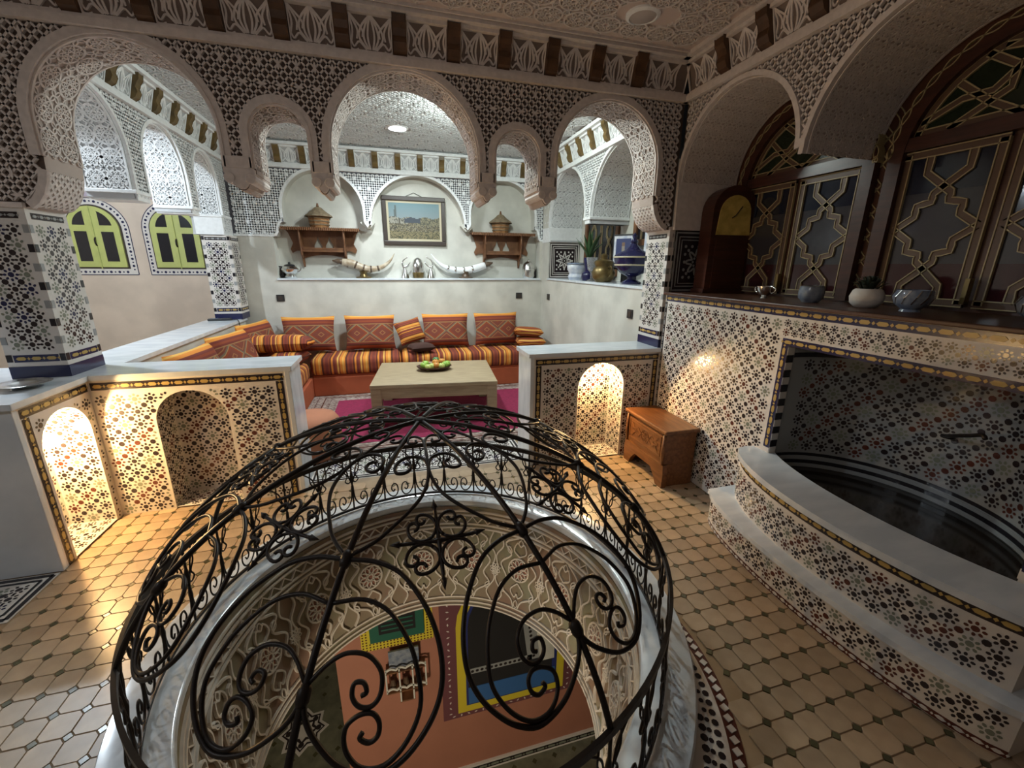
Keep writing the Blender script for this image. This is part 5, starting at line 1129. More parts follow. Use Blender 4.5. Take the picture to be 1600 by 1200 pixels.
# coffee table
t = thing('coffee_table', 'low wooden coffee table with a worn pale top', 'table', (.43, 5.01, .011), R(-5.5))
g = Geo(); g.box(-.69, .69, -.55, .55, .445, .489); build(g, 'tabletop', 'wood_table', t, bevel=.006, local=True)
for s in (-1, 1):
    g = Geo(); g.box(-.66, .66, s*.52-.02, s*.52+.02, .33, .446); build(g, 'apron', 'wood_table', t, bevel=.004, local=True)
    g = Geo(); g.box(s*.65-.02, s*.65+.02, -.5, .5, .33, .446); build(g, 'apron', 'wood_table', t, bevel=.004, local=True)
    for r in (-1, 1):
        g = Geo(); g.box(s*.63-.055, s*.63+.055, r*.49-.055, r*.49+.055, 0, .446); build(g, 'leg', 'wood_table', t, bevel=.005, local=True)
# fruit tray
TZ = .50
g = Geo(); g.lathe([(0, .004), (.12, .004), (.19, .026), (.215, .05), (.205, .05), (.18, .03), (.115, .012), (0, .012)], (0, 0, 0), 28); o = build(g, 'fruit_tray', 'wood_dark', smooth=True, label='dark oval tray holding fruit on the coffee table', cat='tray'); o.location = (.43, 5.10, TZ); o.scale = (1, .75, 1)
fr_ = [(-.13, -.03, .055, 'fruit_green', 'green fruit at the left end of the fruit tray'), (-.08, -.09, .045, 'fruit_lime', 'pale lime fruit at the front left of the tray'), (-.03, -.05, .045, 'fruit_lime', 'pale yellow fruit left of the orange one'), (.02, -.06, .055, 'fruit_orange', 'round orange fruit at the front middle of the tray'), (.02, .02, .075, 'fruit_orange', 'orange fruit on top of the pile at the tray centre'), (.08, -.07, .045, 'fruit_lime', 'pale lime fruit right of the front orange one'), (.13, -.03, .055, 'fruit_green', 'green fruit at the right end of the fruit tray'), (.16, .03, .05, 'fruit_green', 'green fruit behind the right end of the tray'), (-.10, .06, .055, 'fruit_green', 'green fruit at the back left of the tray'), (.03, .08, .09, 'fruit_dark', 'dark green fruit standing at the back of the tray'), (.10, .06, .075, 'fruit_orange', 'orange fruit at the back right of the tray')]
for x, y, z, m, lab in fr_:
    t = thing('fruit', lab, 'fruit', (.43+x, 5.10+y, TZ+z-.03), group='fruit on the tray'); g = Geo(); g.lathe([(0, .004), (.022, 0), (.040, .018), (.045, .042), (.036, .066), (.015, .076), (0, .070)], (0, 0, 0), 14); build(g, 'flesh', m, t, smooth=True, local=True)
    g = Geo(); g.tube([(0, 0, .068), (.004, 0, .085)], .003, 5); build(g, 'stem', 'wood_dark', t, local=True)

# ================================================================== BACK RECESS
YR = YK+.20
def print_obj(nm, x0, x1, z0, z1, Y, nx, ny, fn, parent):
    xs = np.linspace(x0, x1, nx+1); zs = np.linspace(z0, z1, ny+1); g = Geo(); V = [(x, Y, z) for z in zs for x in xs]; g.addq(V, [(j*(nx+1)+i, j*(nx+1)+i+1, (j+1)*(nx+1)+i+1, (j+1)*(nx+1)+i) for j in range(ny) for i in range(nx)])
    o = build(g, nm, 'print_paint', parent); ca = o.data.color_attributes.new('print', 'FLOAT_COLOR', 'CORNER'); cols = []
    for j in range(ny):
        for i in range(nx): cols += list((*[c*.6 for c in fn((i+.5)/nx, (j+.5)/ny)], 1.0))*4
    ca.data.foreach_set('color', np.array(cols, dtype=np.float32)); return o
rp = random.Random(4)
def market(u, v):
    n = rp.random()
    if v > .60+.02*math.sin(u*20):
        sky = (.20+.12*(1-v)*2, .36+.05*(1-v), .40); 
        if .10 < u < .16 and v < .94 and abs(u-.13) < .028-(.012 if v > .8 else 0): return (.12, .15, .14)
        return sky
    if .30 < u < .62 and v > .46 and v < .64-.45*abs(u-.47): return (.05, .065, .09)
    if u < .36 and v > .42: return (.42, .40, .32) if (n < .72 and not (.18 < u < .22)) else (.10, .09, .06)
    if u > .5 and v > .38: return (.30, .26, .15) if n < .5 else (.10, .10, .06)
    if v > .22: return [(.36, .32, .21), (.14, .12, .07), (.24, .20, .10), (.07, .06, .04)][int(n*4)]
    return (.24+.10*n, .20+.08*n, .10+.04*n) if n > .35 else (.08, .08, .04)
t = thing('framed_painting', 'framed painting of a market square hanging in the middle recess', 'painting', (.38, YR, 2.03))
g = Geo(); x0, x1, z0, z1 = -.08, .83, 2.025, 2.70
for a, b, c, d in ((x0, x1, z0, z0+.06), (x0, x1, z1-.06, z1), (x0, x0+.06, z0+.06, z1-.06), (x1-.06, x1, z0+.06, z1-.06)): g.box(a, b, YR-.045, YR-.004, c, d)
build(g, 'frame', 'frame_dark', t, bevel=.008)
g = Geo(); g.box(x0+.055, x1-.055, YR-.02, YR-.005, z0+.055, z1-.055); build(g, 'mount', 'frame_gold', t)
print_obj('canvas', x0+.09, x1-.09, z0+.09, z1-.09, YR-.0215, 60, 42, market, t)
g = Geo(); g.tube([(.26, YR-.01, 2.70), (.38, YR-.012, 2.755), (.50, YR-.01, 2.70)], .003, 5); build(g, 'cord', 'cable', t)

def wall_shelf(lab, xc):
    t = thing('carved_shelf', lab, 'shelf', (xc, YR, 1.72), group='carved shelves in the recess'); zt = .50
    g = Geo(); g.box(-.50, .50, -.215, 0, zt-.012, zt); build(g, 'shelf_board', 'wood_shelf', t, local=True)
    n = 38
    for k in range(n):
        x = -.49+k*.98/(n-1)
        if k == 0: g = Geo(); g.box(-.009, .009, -.009, .009, -.03, .012); me = bpy.data.meshes.new('edge_slat'); me.from_pydata(np.concatenate(g.v).tolist(), [], g.f); me.materials.append(MATS['wood_shelf'])
        inst(me, 'edge_slat', t, Matrix.Translation((x, -.218, zt-.005)))
    for s in (-1, 1):
        g = Geo(); P = [(-.19, zt-.012), (0, zt-.012), (0, .02), (-.02, -.02), (-.05, .03), (-.07, .10), (-.15, .14), (-.16, .32), (-.19, .42)]; g.prism(P, lambda a, b, h: np.stack([s*.285+h, a, b], -1), -.012, .012); build(g, 'side_board', 'wood_shelf', t, local=True)
        g = Geo(); P = [(s*.285, zt-.012), (s*.49, zt-.012), (s*.45, zt-.06), (s*.42, .36), (s*.40, .30), (s*.44, .22), (s*.42, .17), (s*.36, .20), (s*.285, .20)]; g.prism(P if s > 0 else P[::-1], lambda a, b, h: np.stack([a, -.02-h, b], -1), 0, .018); build(g, 'wing', 'wood_shelf', t, local=True)
        g = Geo(); g.tube([(s*.285, -.19, zt-.02), (s*.288, -.185, .36), (s*.285, -.16, .25), (s*.285, -.15, .14)], .013, 6); build(g, 'post', 'wood_shelf', t, local=True)
    og = lambda c: [(c-.055, .24), (c-.050, .28), (c-.02, .33), (c, .40), (c+.02, .33), (c+.050, .28), (c+.055, .24)]
    P = [(-.28, .24)]+og(-.075)+og(.075)+[(.28, .24), (.28, zt-.012), (-.28, zt-.012)]
    g = Geo(); g.prism(P, lambda a, b, h: np.stack([a, -.02-h, b], -1), 0, .012); build(g, 'back_panel', 'wood_shelf', t, local=True)
    g = Geo(); g.box(-.29, .29, -.15, -.004, .222, .240); build(g, 'lower_board', 'wood_shelf', t, local=True)
    g = Geo(); P = [(-.28, .225), (.28, .225), (.28, .10)]+[(x, .10+.045*(1-(x/.28)**2)) for x in np.linspace(.24, -.24, 9)]+[(-.28, .10)]; g.prism(P[::-1], lambda a, b, h: np.stack([a, -.02-h, b], -1), 0, .014); build(g, 'apron', 'wood_shelf', t, local=True)
    g = Geo(); P = [(-.28, .235), (.28, .235), (.28, .185), (-.28, .185)]; g.prism(P[::-1], lambda a, b, h: np.stack([a, -.13-h, b], -1), 0, .014); build(g, 'rail', 'wood_shelf', t, local=True)
    return t
wall_shelf('carved wooden wall shelf left of the painting', -.905); wall_shelf('carved wooden wall shelf right of the painting', 1.70)
def basket(lab, x, s=1):
    t = thing('conical_basket', lab, 'basket', (x, YR-.12, 2.222), group='conical lidded baskets'); g = Geo(); g.lathe([(0, 0), (.115, 0), (.125, .03), (.135, .12), (.14, .155), (0, .155)], (0, 0, 0), 10); build(g, 'body', 'wicker', t, local=True)
    g = Geo(); g.lathe([(.185, .145), (.175, .162), (.10, .215), (.045, .265), (.018, .275), (0, .278)], (0, 0, 0), 10); o = build(g, 'lid', 'wicker_roof', t, local=True)
    g = Geo(); g.lathe([(.012, .27), (.02, .285), (.012, .30), (.014, .315), (0, .325)], (0, 0, 0), 8); build(g, 'knob', 'wood_shelf', o, local=True)
    g = Geo()
    for zz in (.04, .085, .13): g.lathe([(.128+zz*.08, zz-.008), (.134+zz*.08, zz), (.128+zz*.08, zz+.008)], (0, 0, 0), 10)
    build(g, 'woven_band', 'wicker_roof', t, local=True)
basket('conical lidded basket on the left wall shelf', -.925); basket('conical lidded basket on the right wall shelf', 1.665)
LT = 1.548; YI = YK+.10
def lathe_thing(nm, lab, cat, loc, parts, group=None, rz=0):
    t = thing(nm, lab, cat, loc, rz, group)
    for pn, prof, m in parts: g = Geo(); g.lathe(prof, (0, 0, 0), 24); build(g, pn, m, t, smooth=True, local=True, autosmooth=50)
    return t
t = lathe_thing('teapot', 'silver teapot with black knob at the left end of the ledge', 'teapot', (-1.375, YI, LT), [('body', [(0, 0), (.07, 0), (.085, .02), (.06, .05), (.10, .085), (.115, .12), (.09, .155), (.05, .165)], 'silver'), ('lid', [(.075, .160), (.06, .18), (.02, .19), (0, .19)], 'black_plastic'), ('knob', [(.008, .185), (.018, .20), (.012, .215), (0, .22)], 'black_plastic')])
g = Geo(); g.tube(spline([(-.09, 0, .15), (-.15, 0, .15), (-.16, 0, .10), (-.14, 0, .04), (-.08, 0, .03)]), .012, 6); build(g, 'handle', 'black_plastic', t, smooth=True, local=True)
g = Geo(); g.tube(spline([(.09, 0, .08), (.13, 0, .10), (.15, 0, .15)]), np.linspace(.016, .011, 13), 6); build(g, 'spout', 'silver', t, smooth=True, local=True)
def horn(lab, pts, stand, m, flip):
    t = thing('horn', lab, 'horn', (stand, YI, LT), group='mounted horns on the ledge'); P = spline([(x, YI+.0, z) for x, z in pts], 6); n = len(P); k = np.linspace(0, 1, n)
    g = Geo(); g.tube(P, np.interp(k, [0, .15, .5, 1], [.050, .056, .048, .004]), 12); build(g, 'horn_body', m, t, smooth=True)
    g = Geo(); d = P[0]-P[2]; d /= np.linalg.norm(d); g.tube([P[0]+d*.0, P[0]+d*.03, P[0]+d*.06, P[0]+d*.09, P[0]+d*.13], [.045, .034, .04, .024, .010], 10); build(g, 'end_cap', 'horn_dark', t, smooth=True)
    g = Geo(); g.lathe([(0, 0), (.11, 0), (.11, .015), (.06, .025), (.045, .06), (.06, .10), (0, .11)], (stand, YI, LT), 16); o = build(g, 'stand', 'brass' if not flip else 'horn_dark', t, smooth=True, autosmooth=40)
    for q in (.22, .36, .5, .62):
        i = int(q*n); g = Geo(); g.tube([P[i], P[i+1]], [np.interp(k[i], [0, .15, .5, 1], [.050, .056, .048, .004])+.003]*2, 12); build(g, 'ring', 'silver' if flip else 'horn_dark', t, smooth=True)
horn('large pale carved horn on a brass stand, left on the ledge', [(-.68, 1.775), (-.55, 1.755), (-.42, 1.70), (-.30, 1.675), (-.15, 1.70), (-.02, 1.79), (.055, 1.90)], -.40, 'horn', False)
horn('large silver banded horn, right on the ledge', [(1.42, 1.745), (1.28, 1.70), (1.12, 1.665), (.96, 1.67), (.80, 1.71), (.68, 1.79), (.585, 1.905)], 1.11, 'plaster_grey', True)
t = lathe_thing('silver_egg', 'large silver egg ornament on a brass cup between two horn tips', 'ornament', (.385, YI, LT), [('cup', [(0, 0), (.075, 0), (.08, .02), (.085, .07), (.08, .09)], 'brass'), ('egg', [(.08, .08), (.092, .14), (.088, .20), (.065, .265), (.03, .295), (0, .30)], 'silver')])
for x, s, lab in ((.19, 1, 'silver antler ornament left of the silver egg'), (.575, -1, 'silver antler ornament right of the silver egg')):
    t = lathe_thing('antler_ornament', lab, 'ornament', (x, YI, LT), [('foot', [(0, 0), (.06, 0), (.055, .03), (.035, .10), (.02, .14), (0, .14)], 'silver')])
    for P in ([(0, 0, .12), (-.03*s, 0, .20), (-.01*s, 0, .26), (.07*s, 0, .31)], [(-.02*s, 0, .16), (.04*s, 0, .18), (.09*s, 0, .235)]):
        q = spline(P, 5); g = Geo(); g.tube(q, np.linspace(.016, .005, len(q)), 7); build(g, 'antler', 'silver', t, smooth=True, local=True)
lathe_thing('silver_jar', 'domed silver jar at the right end of the ledge', 'jar', (2.135, YI, LT), [('body', [(0, 0), (.085, 0), (.10, .04), (.095, .09), (.105, .13), (.09, .16)], 'silver'), ('lid', [(.097, .158), (.085, .21), (.05, .255), (.018, .27), (.022, .285), (0, .295)], 'silver')])
for x, lab in ((-1.487, 'small black speaker behind the silver teapot'), (2.262, 'small black box beside the silver jar')):
    t = thing('black_box', lab, 'box', (x, YI+.06, LT)); g = Geo(); g.box(-.022, .022, -.03, .03, 0, .14); build(g, 'case', 'black_plastic', t, local=True, bevel=.006); g = Geo(); g.prism([(-.016, .02), (.016, .02), (.016, .12), (-.016, .12)], lambda a, b, h: np.stack([a, -.03-h, b], -1), 0, .002); build(g, 'grille', 'z_dark', t, local=True)
def socket(lab, frame, a, z):
    w = frame(np.array([a]), np.array([z]), np.array([0.]))[0]; t = thing('power_socket', lab, 'socket', w, group='black wall sockets')
    g = Geo(); g.prism([(a-.05, z-.045), (a+.05, z-.045), (a+.05, z+.045), (a-.05, z+.045)], frame, 0, .012); build(g, 'plate', 'black_plastic', t, bevel=.004); g = Geo(); g.prism([(a-.028, z-.028), (a+.028, z-.028), (a+.028, z+.028), (a-.028, z+.028)], frame, .011, .015); build(g, 'insert', 'frame_dark', t)
socket('black wall socket on the back wall above the left cushion', ymap(YK, -1), -1.52, 1.28); socket('black wall socket on the back wall above the right cushion', ymap(YK, -1), 1.95, 1.28)
socket('black wall switch near the back right corner', xmap(XR, -1), 6.25, 1.28); socket('black wall switch beside the right tiled column', xmap(XR, -1), 3.84, 1.28)

# ================================================================== LEDGE ON THE WINDOW SIDE
RZ = LZ+.028; XI = 2.50
t = lathe_thing('ceramic_pot', 'white and blue ceramic pot on the salon window ledge', 'pot', (XI, 5.62, RZ), [('body', [(0, 0), (.10, 0), (.12, .04), (.10, .08), (.13, .14), (.135, .19), (.12, .21)], 'white_glaze'), ('lid', [(.14, .205), (.13, .225), (.03, .235), (0, .235)], 'grey_glaze')])
t = lathe_thing('blue_vase', 'tall dark blue vase holding green leaves', 'vase', (XI, 5.24, RZ), [('body', [(0, 0), (.075, 0), (.09, .04), (.085, .09), (.05, .12), (.055, .17), (.07, .26), (.065, .29), (.058, .29)], 'navy_glaze')])
for k in range(11):
    a = k*2.4; r = .04+.02*(k % 3); hgt = .24+.05*(k % 4); P = spline([(0, 0, .25), (r*math.cos(a), r*math.sin(a), .25+hgt*.5), (r*3.2*math.cos(a), r*3.2*math.sin(a), .25+hgt)], 5)
    g = Geo(); n = len(P); w = .028*np.sin(np.linspace(.25, PI, n)); sd = np.array([-math.sin(a), math.cos(a), 0]); g.addq(np.concatenate([P-sd*w[:, None], P+sd*w[:, None]]), [(i, i+1, n+i+1, n+i) for i in range(n-1)]); build(g, 'leaf', 'leaf', t, smooth=True, local=True, solid=.002)
lathe_thing('glass_goblet', 'clear cut glass goblet beside the blue vase', 'goblet', (XI-.06, 5.02, RZ), [('foot', [(0, 0), (.06, 0), (.055, .01), (.012, .03), (.012, .10)], 'glass_clear'), ('bowl', [(.012, .10), (.05, .14), (.06, .20), (.075, .29), (.068, .29), (.05, .18), (0, .13)], 'glass_clear')])
t = lathe_thing('brass_pot', 'dark brass handled pot in front of the framed photograph', 'pot', (XI-.04, 4.74, RZ), [('body', [(0, 0), (.09, 0), (.13, .05), (.14, .11), (.12, .16), (.10, .18), (.11, .20), (.115, .24)], 'brass'), ('lid', [(.115, .235), (.10, .25), (.04, .27), (.045, .31), (.02, .33), (0, .33)], 'brass')])
for s in (-1, 1): g = Geo(); g.tube(spline([(0, s*.12, .17), (0, s*.19, .18), (0, s*.19, .10), (0, s*.13, .06)]), .010, 6); build(g, 'handle', 'brass', t, smooth=True, local=True)
t = thing('photo_frame', 'leaning framed photograph of a figure in pale robes on blue', 'photograph', (XI+.16, 4.66, RZ+.05), R(-62))
g = Geo(); g.box(-.15, .15, 0, .025, .10, .50); build(g, 'frame', 'black_plastic', t, local=True, bevel=.004)
g = Geo(); g.box(-.13, .13, -.004, .002, .12, .48); build(g, 'mount', 'white_glaze', t, local=True)
print_obj('print', -.10, .10, .15, .45, -.006, 10, 14, lambda u, v: (.45, .38, .30) if abs(u-.5) < .13 and v < .72 else ((.30, .17, .10) if abs(u-.5) < .09 and v < .86 else (.04, .06, .20)), None)
pr_ = bpy.data.objects['print']; pr_.parent = t
g = Geo(); g.box(-.02, .02, .02, .14, -.05, .12); build(g, 'easel_leg', 'black_plastic', t, local=True)
t = lathe_thing('blue_tureen', 'large dark blue lidded tureen with gold bands', 'tureen', (XI, 4.16, RZ), [('foot', [(0, 0), (.10, 0), (.105, .02), (.05, .05), (.05, .08)], 'navy_glaze'), ('bowl', [(.05, .08), (.13, .12), (.185, .19), (.195, .25), (.20, .28)], 'navy_glaze'), ('lid', [(.205, .28), (.19, .305), (.10, .35), (.05, .39), (.03, .42)], 'navy_glaze'), ('finial', [(.03, .415), (.04, .44), (.02, .47), (.028, .50), (0, .53)], 'navy_glaze')])
for z, r in ((.20, .190), (.28, .206)): g = Geo(); g.lathe([(r-.002, z-.008), (r+.003, z), (r-.002, z+.008)], (0, 0, 0), 28); build(g, 'gold_band', 'frame_gold', t, smooth=True, local=True)
t = thing('blue_picture', 'small blue and white picture propped behind the tureen', 'picture', (2.80, 4.30, RZ)); g = Geo(); g.box(-.012, .012, -.13, .13, .20, .60); build(g, 'board', 'white_glaze', t, local=True); g = Geo(); g.polys(np.array([[-.05, .3], [.05, .3], [0, .42], [-.05, .52], [.05, .5]]), octagon(.035), np.zeros(5), lambda a, b, h: np.stack([-.012-h, a, b], -1), .002); build(g, 'painted_motif', 'dark_void', t, local=True); g = Geo(); g.box(-.01, .05, -.02, .02, 0, .21); build(g, 'support', 'wood_dark', t, local=True)

# ================================================================== COUNTER OBJECTS (landing window side)
KZ = 1.535
t = thing('arched_clock', 'arched dark wooden clock with a gold face in the counter corner', 'clock', (2.745, 3.13, KZ), R(-8))
cm = lambda a, b, h: np.stack([a, -.085-h, b], -1)
g = Geo(); g.prism([(-.19, 0), (.19, 0)]+arch(0, .19, .66, .66, 14)[::-1], cm, -.17, 0); build(g, 'case', 'wood_dark', t, local=True, bevel=.006)
g = Geo(); g.prism([(-.15, .47), (.15, .47)]+arch(0, .135, .64, .64, 12)[::-1], cm, 0, .006); o = build(g, 'dial', 'gold_dial', t, local=True)
g = Geo(); g.tube([(0, -.097, .62), (.05, -.097, .69)], .004, 4); g.tube([(0, -.097, .62), (-.03, -.097, .60)], .004, 4); build(g, 'hands', 'black_plastic', o, local=True)
g = Geo(); g.prism([(-.14, .04), (.14, .04), (.14, .43), (-.14, .43)], cm, 0, .008); build(g, 'door_panel', 'wood_dark', t, local=True, bevel=.004)
g = Geo(); g.box(-.21, .21, -.10, .09, 0, .035); build(g, 'plinth', 'wood_dark', t, local=True, bevel=.004)
XK = 2.60
t = lathe_thing('silver_cup', 'small two-handled silver cup on the counter beside the clock', 'cup', (XK, 2.50, KZ), [('body', [(0, 0), (.03, 0), (.018, .015), (.045, .03), (.058, .06), (.06, .085), (.054, .085), (.04, .04), (0, .03)], 'silver')])
for s in (-1, 1): g = Geo(); g.tube(spline([(0, s*.058, .08), (0, s*.088, .07), (0, s*.08, .045), (0, s*.052, .04)]), .005, 5); build(g, 'handle', 'silver', t, smooth=True, local=True)
lathe_thing('glass_bowl', 'grey glass bowl on the counter between cup and plant pot', 'bowl', (XK, 2.14, KZ), [('body', [(0, 0), (.045, 0), (.07, .03), (.072, .07), (.065, .10), (.06, .10), (.064, .06), (0, .01)], 'grey_glaze'), ('rim', [(.060, .098), (.068, .103), (.060, .106)], 'silver')])
t = lathe_thing('plant_pot', 'round white pot with a small dark plant on the counter', 'pot', (XK, 1.80, KZ), [('pot', [(0, 0), (.05, 0), (.075, .025), (.082, .06), (.07, .095), (.058, .105), (.05, .10)], 'white_glaze' if False else 'z_white'), ('soil', [(0, .095), (.056, .098)], 'soil')])
for k in range(26):
    a = k*2.4; r = .012+.0021*k; z = .10+.045*math.cos(k*.06); g = Geo(); P = spline([(r*.5*math.cos(a), r*.5*math.sin(a), .095), (r*math.cos(a), r*math.sin(a), z+.02), (r*1.5*math.cos(a), r*1.5*math.sin(a), z+.03)], 3); n = len(P); w = .013*np.sin(np.linspace(.3, PI, n)); sd = np.array([-math.sin(a), math.cos(a), 0]); g.addq(np.concatenate([P-sd*w[:, None], P+sd*w[:, None]]), [(i, i+1, n+i+1, n+i) for i in range(n-1)]); build(g, 'leaf', 'leaf_dark', t, smooth=True, local=True, solid=.0015)
for y, lab in ((1.575, 'ornate grey bowl on the counter right of the plant pot'), (1.10, 'ornate grey bowl at the far right of the counter')):
    t = lathe_thing('ornate_bowl', lab, 'bowl', (XK, y, KZ), [('body', [(0, 0), (.045, 0), (.04, .012), (.072, .04), (.085, .075), (.075, .11), (.068, .11), (.07, .06), (0, .02)], 'grey_glaze')])
    g = Geo()
    for k in range(12): a = k*PI/6; g.tube([(.070*math.cos(a), .070*math.sin(a), .04), (.0865*math.cos(a+.2), .0865*math.sin(a+.2), .075), (.077*math.cos(a+.4), .077*math.sin(a+.4), .108)], .0035, 4)
    build(g, 'ribs', 'silver', t, local=True)
# ================================================================== CHEST
t = thing('wooden_chest', 'carved wooden chest on bracket feet against the mosaic wall', 'chest', (2.15, 2.92, .001))
X0, X1, Y0, Y1 = 2.02, 2.305, 2.64, 3.20
g = Geo(); g.box(X0-.03, X1+.01, Y0-.03, Y1+.03, .468, .50); build(g, 'lid', 'wood_chest', t, bevel=.010)
g = Geo(); g.box(X0, X1, Y0, Y1, .20, .468); build(g, 'body', 'wood_chest', t, bevel=.004)
fX = xmap(X0, -1)
g = Geo(); P = [(Y0-.01, .20), (Y1+.01, .20), (Y1+.02, .12), (Y1+.015, .0), (Y1-.07, .0), (Y1-.10, .06), (Y1-.16, .12), (Y0+.16, .12), (Y0+.10, .06), (Y0+.07, .0), (Y0-.015, .0), (Y0-.02, .12)]
g.prism(P, fX, -.03, .012); build(g, 'front_skirt', 'wood_chest', t, bevel=.004)
for yy in (Y0, Y1-.028): g = Geo(); g.box(X0, X1, yy, yy+.028, 0, .20); build(g, 'end_board', 'wood_chest', t, bevel=.003)
g = Geo(); g.prism([(Y0+.03, .235), (Y1-.03, .235), (Y1-.03, .445), (Y0+.03, .445)], fX, 0, .008); o = build(g, 'front_panel', 'wood_chest', t, bevel=.003)
g = Geo(); g.ribbons([(np.array([(Y0+.05, .255), (Y1-.05, .255), (Y1-.05, .425), (Y0+.05, .425)]), .008, True)]+rosette(2.92, .34, .055, .006, 6), fX, .012, h0=.007)
for s in (-1, 1): g.ribbons([(spline([(2.92+s*.06, .34), (2.92+s*.10, .38), (2.92+s*.15, .36), (2.92+s*.19, .40)]), .007, False), (spline([(2.92+s*.06, .34), (2.92+s*.10, .30), (2.92+s*.15, .32), (2.92+s*.19, .28)]), .007, False), (petal(2.92+s*.12, .34, 0, .07, 0 if s > 0 else PI, .018), .006, True)], fX, .012, h0=.007)
build(g, 'carving', 'wood_chest', o)
for y in (Y0-.005, Y1-.02): g = Geo(); g.tube([(X0-.008, y+.012, .20), (X0-.014, y+.012, .30), (X0-.008, y+.012, .46)], [.012, .016, .012], 8); build(g, 'corner_post', 'wood_chest', t, smooth=True)

# ================================================================== THINGS ON THE LEFT COPING
CZ = ZT+.034
lathe_thing('silver_dish', 'shallow silver dish on the marble top beside the tall column', 'dish', (-2.12, 3.03, CZ), [('body', [(0, .004), (.05, .004), (.09, .015), (.125, .03), (.12, .032), (.085, .02), (0, .012)], 'silver'), ('foot', [(.05, 0), (.055, 0), (.05, .006)], 'silver')])
lathe_thing('glass_ashtray', 'cut glass bowl on the marble top at the left edge', 'bowl', (-2.28, 2.90, CZ), [('body', [(0, .01), (.05, 0), (.065, .02), (.075, .08), (.085, .11), (.078, .11), (.06, .05), (0, .03)], 'glass_clear'), ('rim', [(.076, .108), (.087, .112), (.078, .116)], 'silver')])
t = thing('handset', 'black handset lying on the marble top by the far column', 'handset', (-2.16, 6.18, CZ), R(8)); g = Geo(); soft_box(g, -.13, .13, -.03, .03, 0, .03, .012); build(g, 'body', 'black_plastic', t, smooth=True, local=True); g = Geo(); g.box(-.10, -.02, -.02, .02, .029, .033); build(g, 'keypad', 'grey_glaze', t, local=True)
g = Geo(); g.tube(spline([(-2.04, 6.17, CZ+.008), (-1.99, 6.12, CZ+.012), (-1.93, 6.10, CZ+.006), (-1.925, 6.11, .9), (-1.95, 6.14, .76)]), .005, 6); build(g, 'cable', 'cable', label='thin black cable hanging from the handset over the half wall', cat='cable', smooth=True)

# ================================================================== LAMPS
def light(nm, parent, loc, W, col, r=.05, kind='POINT', size=None, rot=None):
    l = bpy.data.lights.new(nm, kind); l.energy = W; l.color = col
    if kind == 'POINT': l.shadow_soft_size = r
    if kind == 'AREA': l.shape = 'DISK'; l.size = size
    o = bpy.data.objects.new(nm, l); COL.objects.link(o); o.parent = parent; o.location = Vector(loc)-wloc(parent)
    if rot: o.rotation_euler = rot
    return o
def ceiling_lamp(lab, x, y, W, col, on=True, r=.10, spread=PI, drop=0):
    t = thing('ceiling_lamp', lab, 'lamp', (x, y, CEIL)); g = Geo(); g.lathe([(r*1.25, 0), (r*1.25, -.012), (r, -.022), (r*.95, -.010)], (x, y, CEIL), 32); build(g, 'rim', 'plaster_grey', t, smooth=True, autosmooth=40)
    g = Geo(); g.lathe([(r*.97, -.016), (r*.7, -.024), (0, -.028)], (x, y, CEIL), 24); build(g, 'diffuser', 'lamp_glass' if on else 'lamp_off', t, smooth=True)
    if on and drop:
        g = Geo(); g.lathe([(.012, 0), (.012, -drop+.05), (.06, -drop+.04), (.05, -drop+.02), (0, -drop+.02)], (x, y, CEIL), 16); build(g, 'stem', 'silver', t, smooth=True, autosmooth=40); light('lamp_light', t, (x, y, CEIL-drop), W, col, .06)
    elif on: light('lamp_light', t, (x, y, CEIL-.035), W, col, kind='AREA', size=r*1.8).data.spread = spread
    return t
ceiling_lamp('round bright ceiling lamp over the salon', .17, 5.6, SALON_W, COOL, spread=R(150))
ceiling_lamp('round ceiling lamp over the near end of the salon', .92, 4.3, SALON2_W, (.88, 1.0, .95), drop=.10)
ceiling_lamp('round unlit ceiling lamp over the landing', 1.62, 2.82, 0, COOL, False, .085)
ceiling_lamp('round bright ceiling lamp of the side gallery', -3.1, 4.25, GALLERY_W, (.78, .90, 1.0), drop=.30)
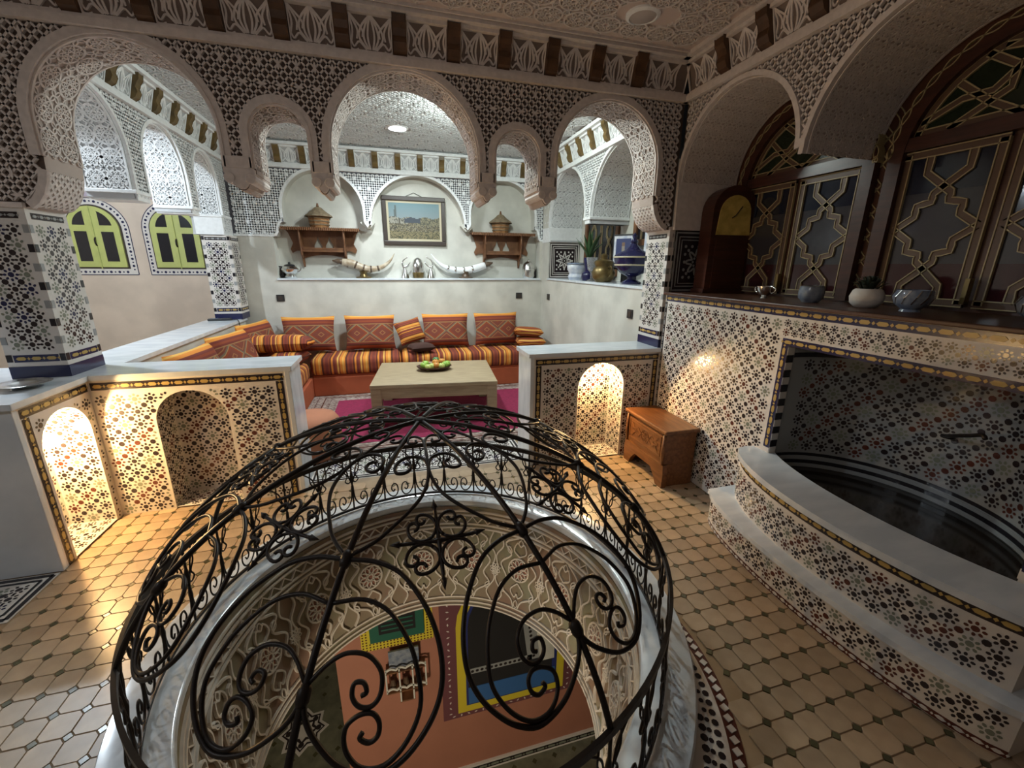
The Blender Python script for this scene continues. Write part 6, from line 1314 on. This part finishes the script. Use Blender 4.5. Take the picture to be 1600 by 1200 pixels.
t = thing('landing_fill', 'added fill light above the landing, out of view, in a small brass housing', 'lamp', (-.3, 1.0, CEIL))  # added fill light, out of view, to brighten landing ceiling and arcade
g = Geo(); g.tube([(-.3, 1.0, CEIL), (-.3, 1.0, 2.78)], .006, 6); build(g, 'chain', 'brass', t)
g = Geo(); g.lathe([(0, 2.80), (.03, 2.79), (.09, 2.73), (.10, 2.72)], (-.3, 1.0, 0), 8); build(g, 'cap', 'brass', t)
for k in range(8):
    a = k*PI/4; g = Geo(); g.tube([(-.3+.095*math.cos(a), 1.0+.095*math.sin(a), 2.72), (-.3+.08*math.cos(a), 1.0+.08*math.sin(a), 2.52)], .004, 5); build(g, 'bar', 'brass', t)
g = Geo(); g.lathe([(.085, 2.525), (.085, 2.515), (.03, 2.50), (0, 2.495)], (-.3, 1.0, 0), 8); build(g, 'base', 'brass', t)
light('lamp_light', t, (-.3, 1.0, 2.62), LANDING_FILL_W, (1.0, .92, .87), .05)
ceiling_lamp('round ceiling lamp of the near gallery at left', -3.2, .6, FRONT_GALLERY_W, (.86, .94, 1.0))
def niche_lamp(lab, p, W, cap):
    t = thing('niche_lamp', lab, 'lamp', p); g = Geo(); g.lathe([(0, .03), (.022, .03), (.024, .0), (.016, -.004)], p, 16); build(g, 'holder', 'silver', t, smooth=True)
    g = Geo(); g.lathe([(.015, .002), (.017, -.006), (.010, -.018), (0, -.022)], p, 14); build(g, 'bulb', 'bulb', t, smooth=True); light('lamp_light', t, (p[0], p[1], p[2]-.035), W, WARM, .018)
niche_lamp('small warm lamp hidden in the far left niche', (XL-.14, NLC-.01, .79), NICHE_L_W, None)
niche_lamp('small warm lamp at the top of the right niche', (1.745, YA+.125, .895), NICHE_R_W, None)
t = thing('lower_fill', 'added unseen fill light under the ceiling of the room below', 'lamp', (-.9, .2, -.80)); g = Geo(); g.lathe([(0, 0), (.08, 0), (.07, -.04), (0, -.05)], (-.9, .2, -.78), 16); build(g, 'shade', 'lamp_off', t); light('lamp_light', t, (-.9, .3, -1.05), LOWER_FILL_W, (1.0, .86, .66), .12)  # added lamp, hidden from above, to light the room below
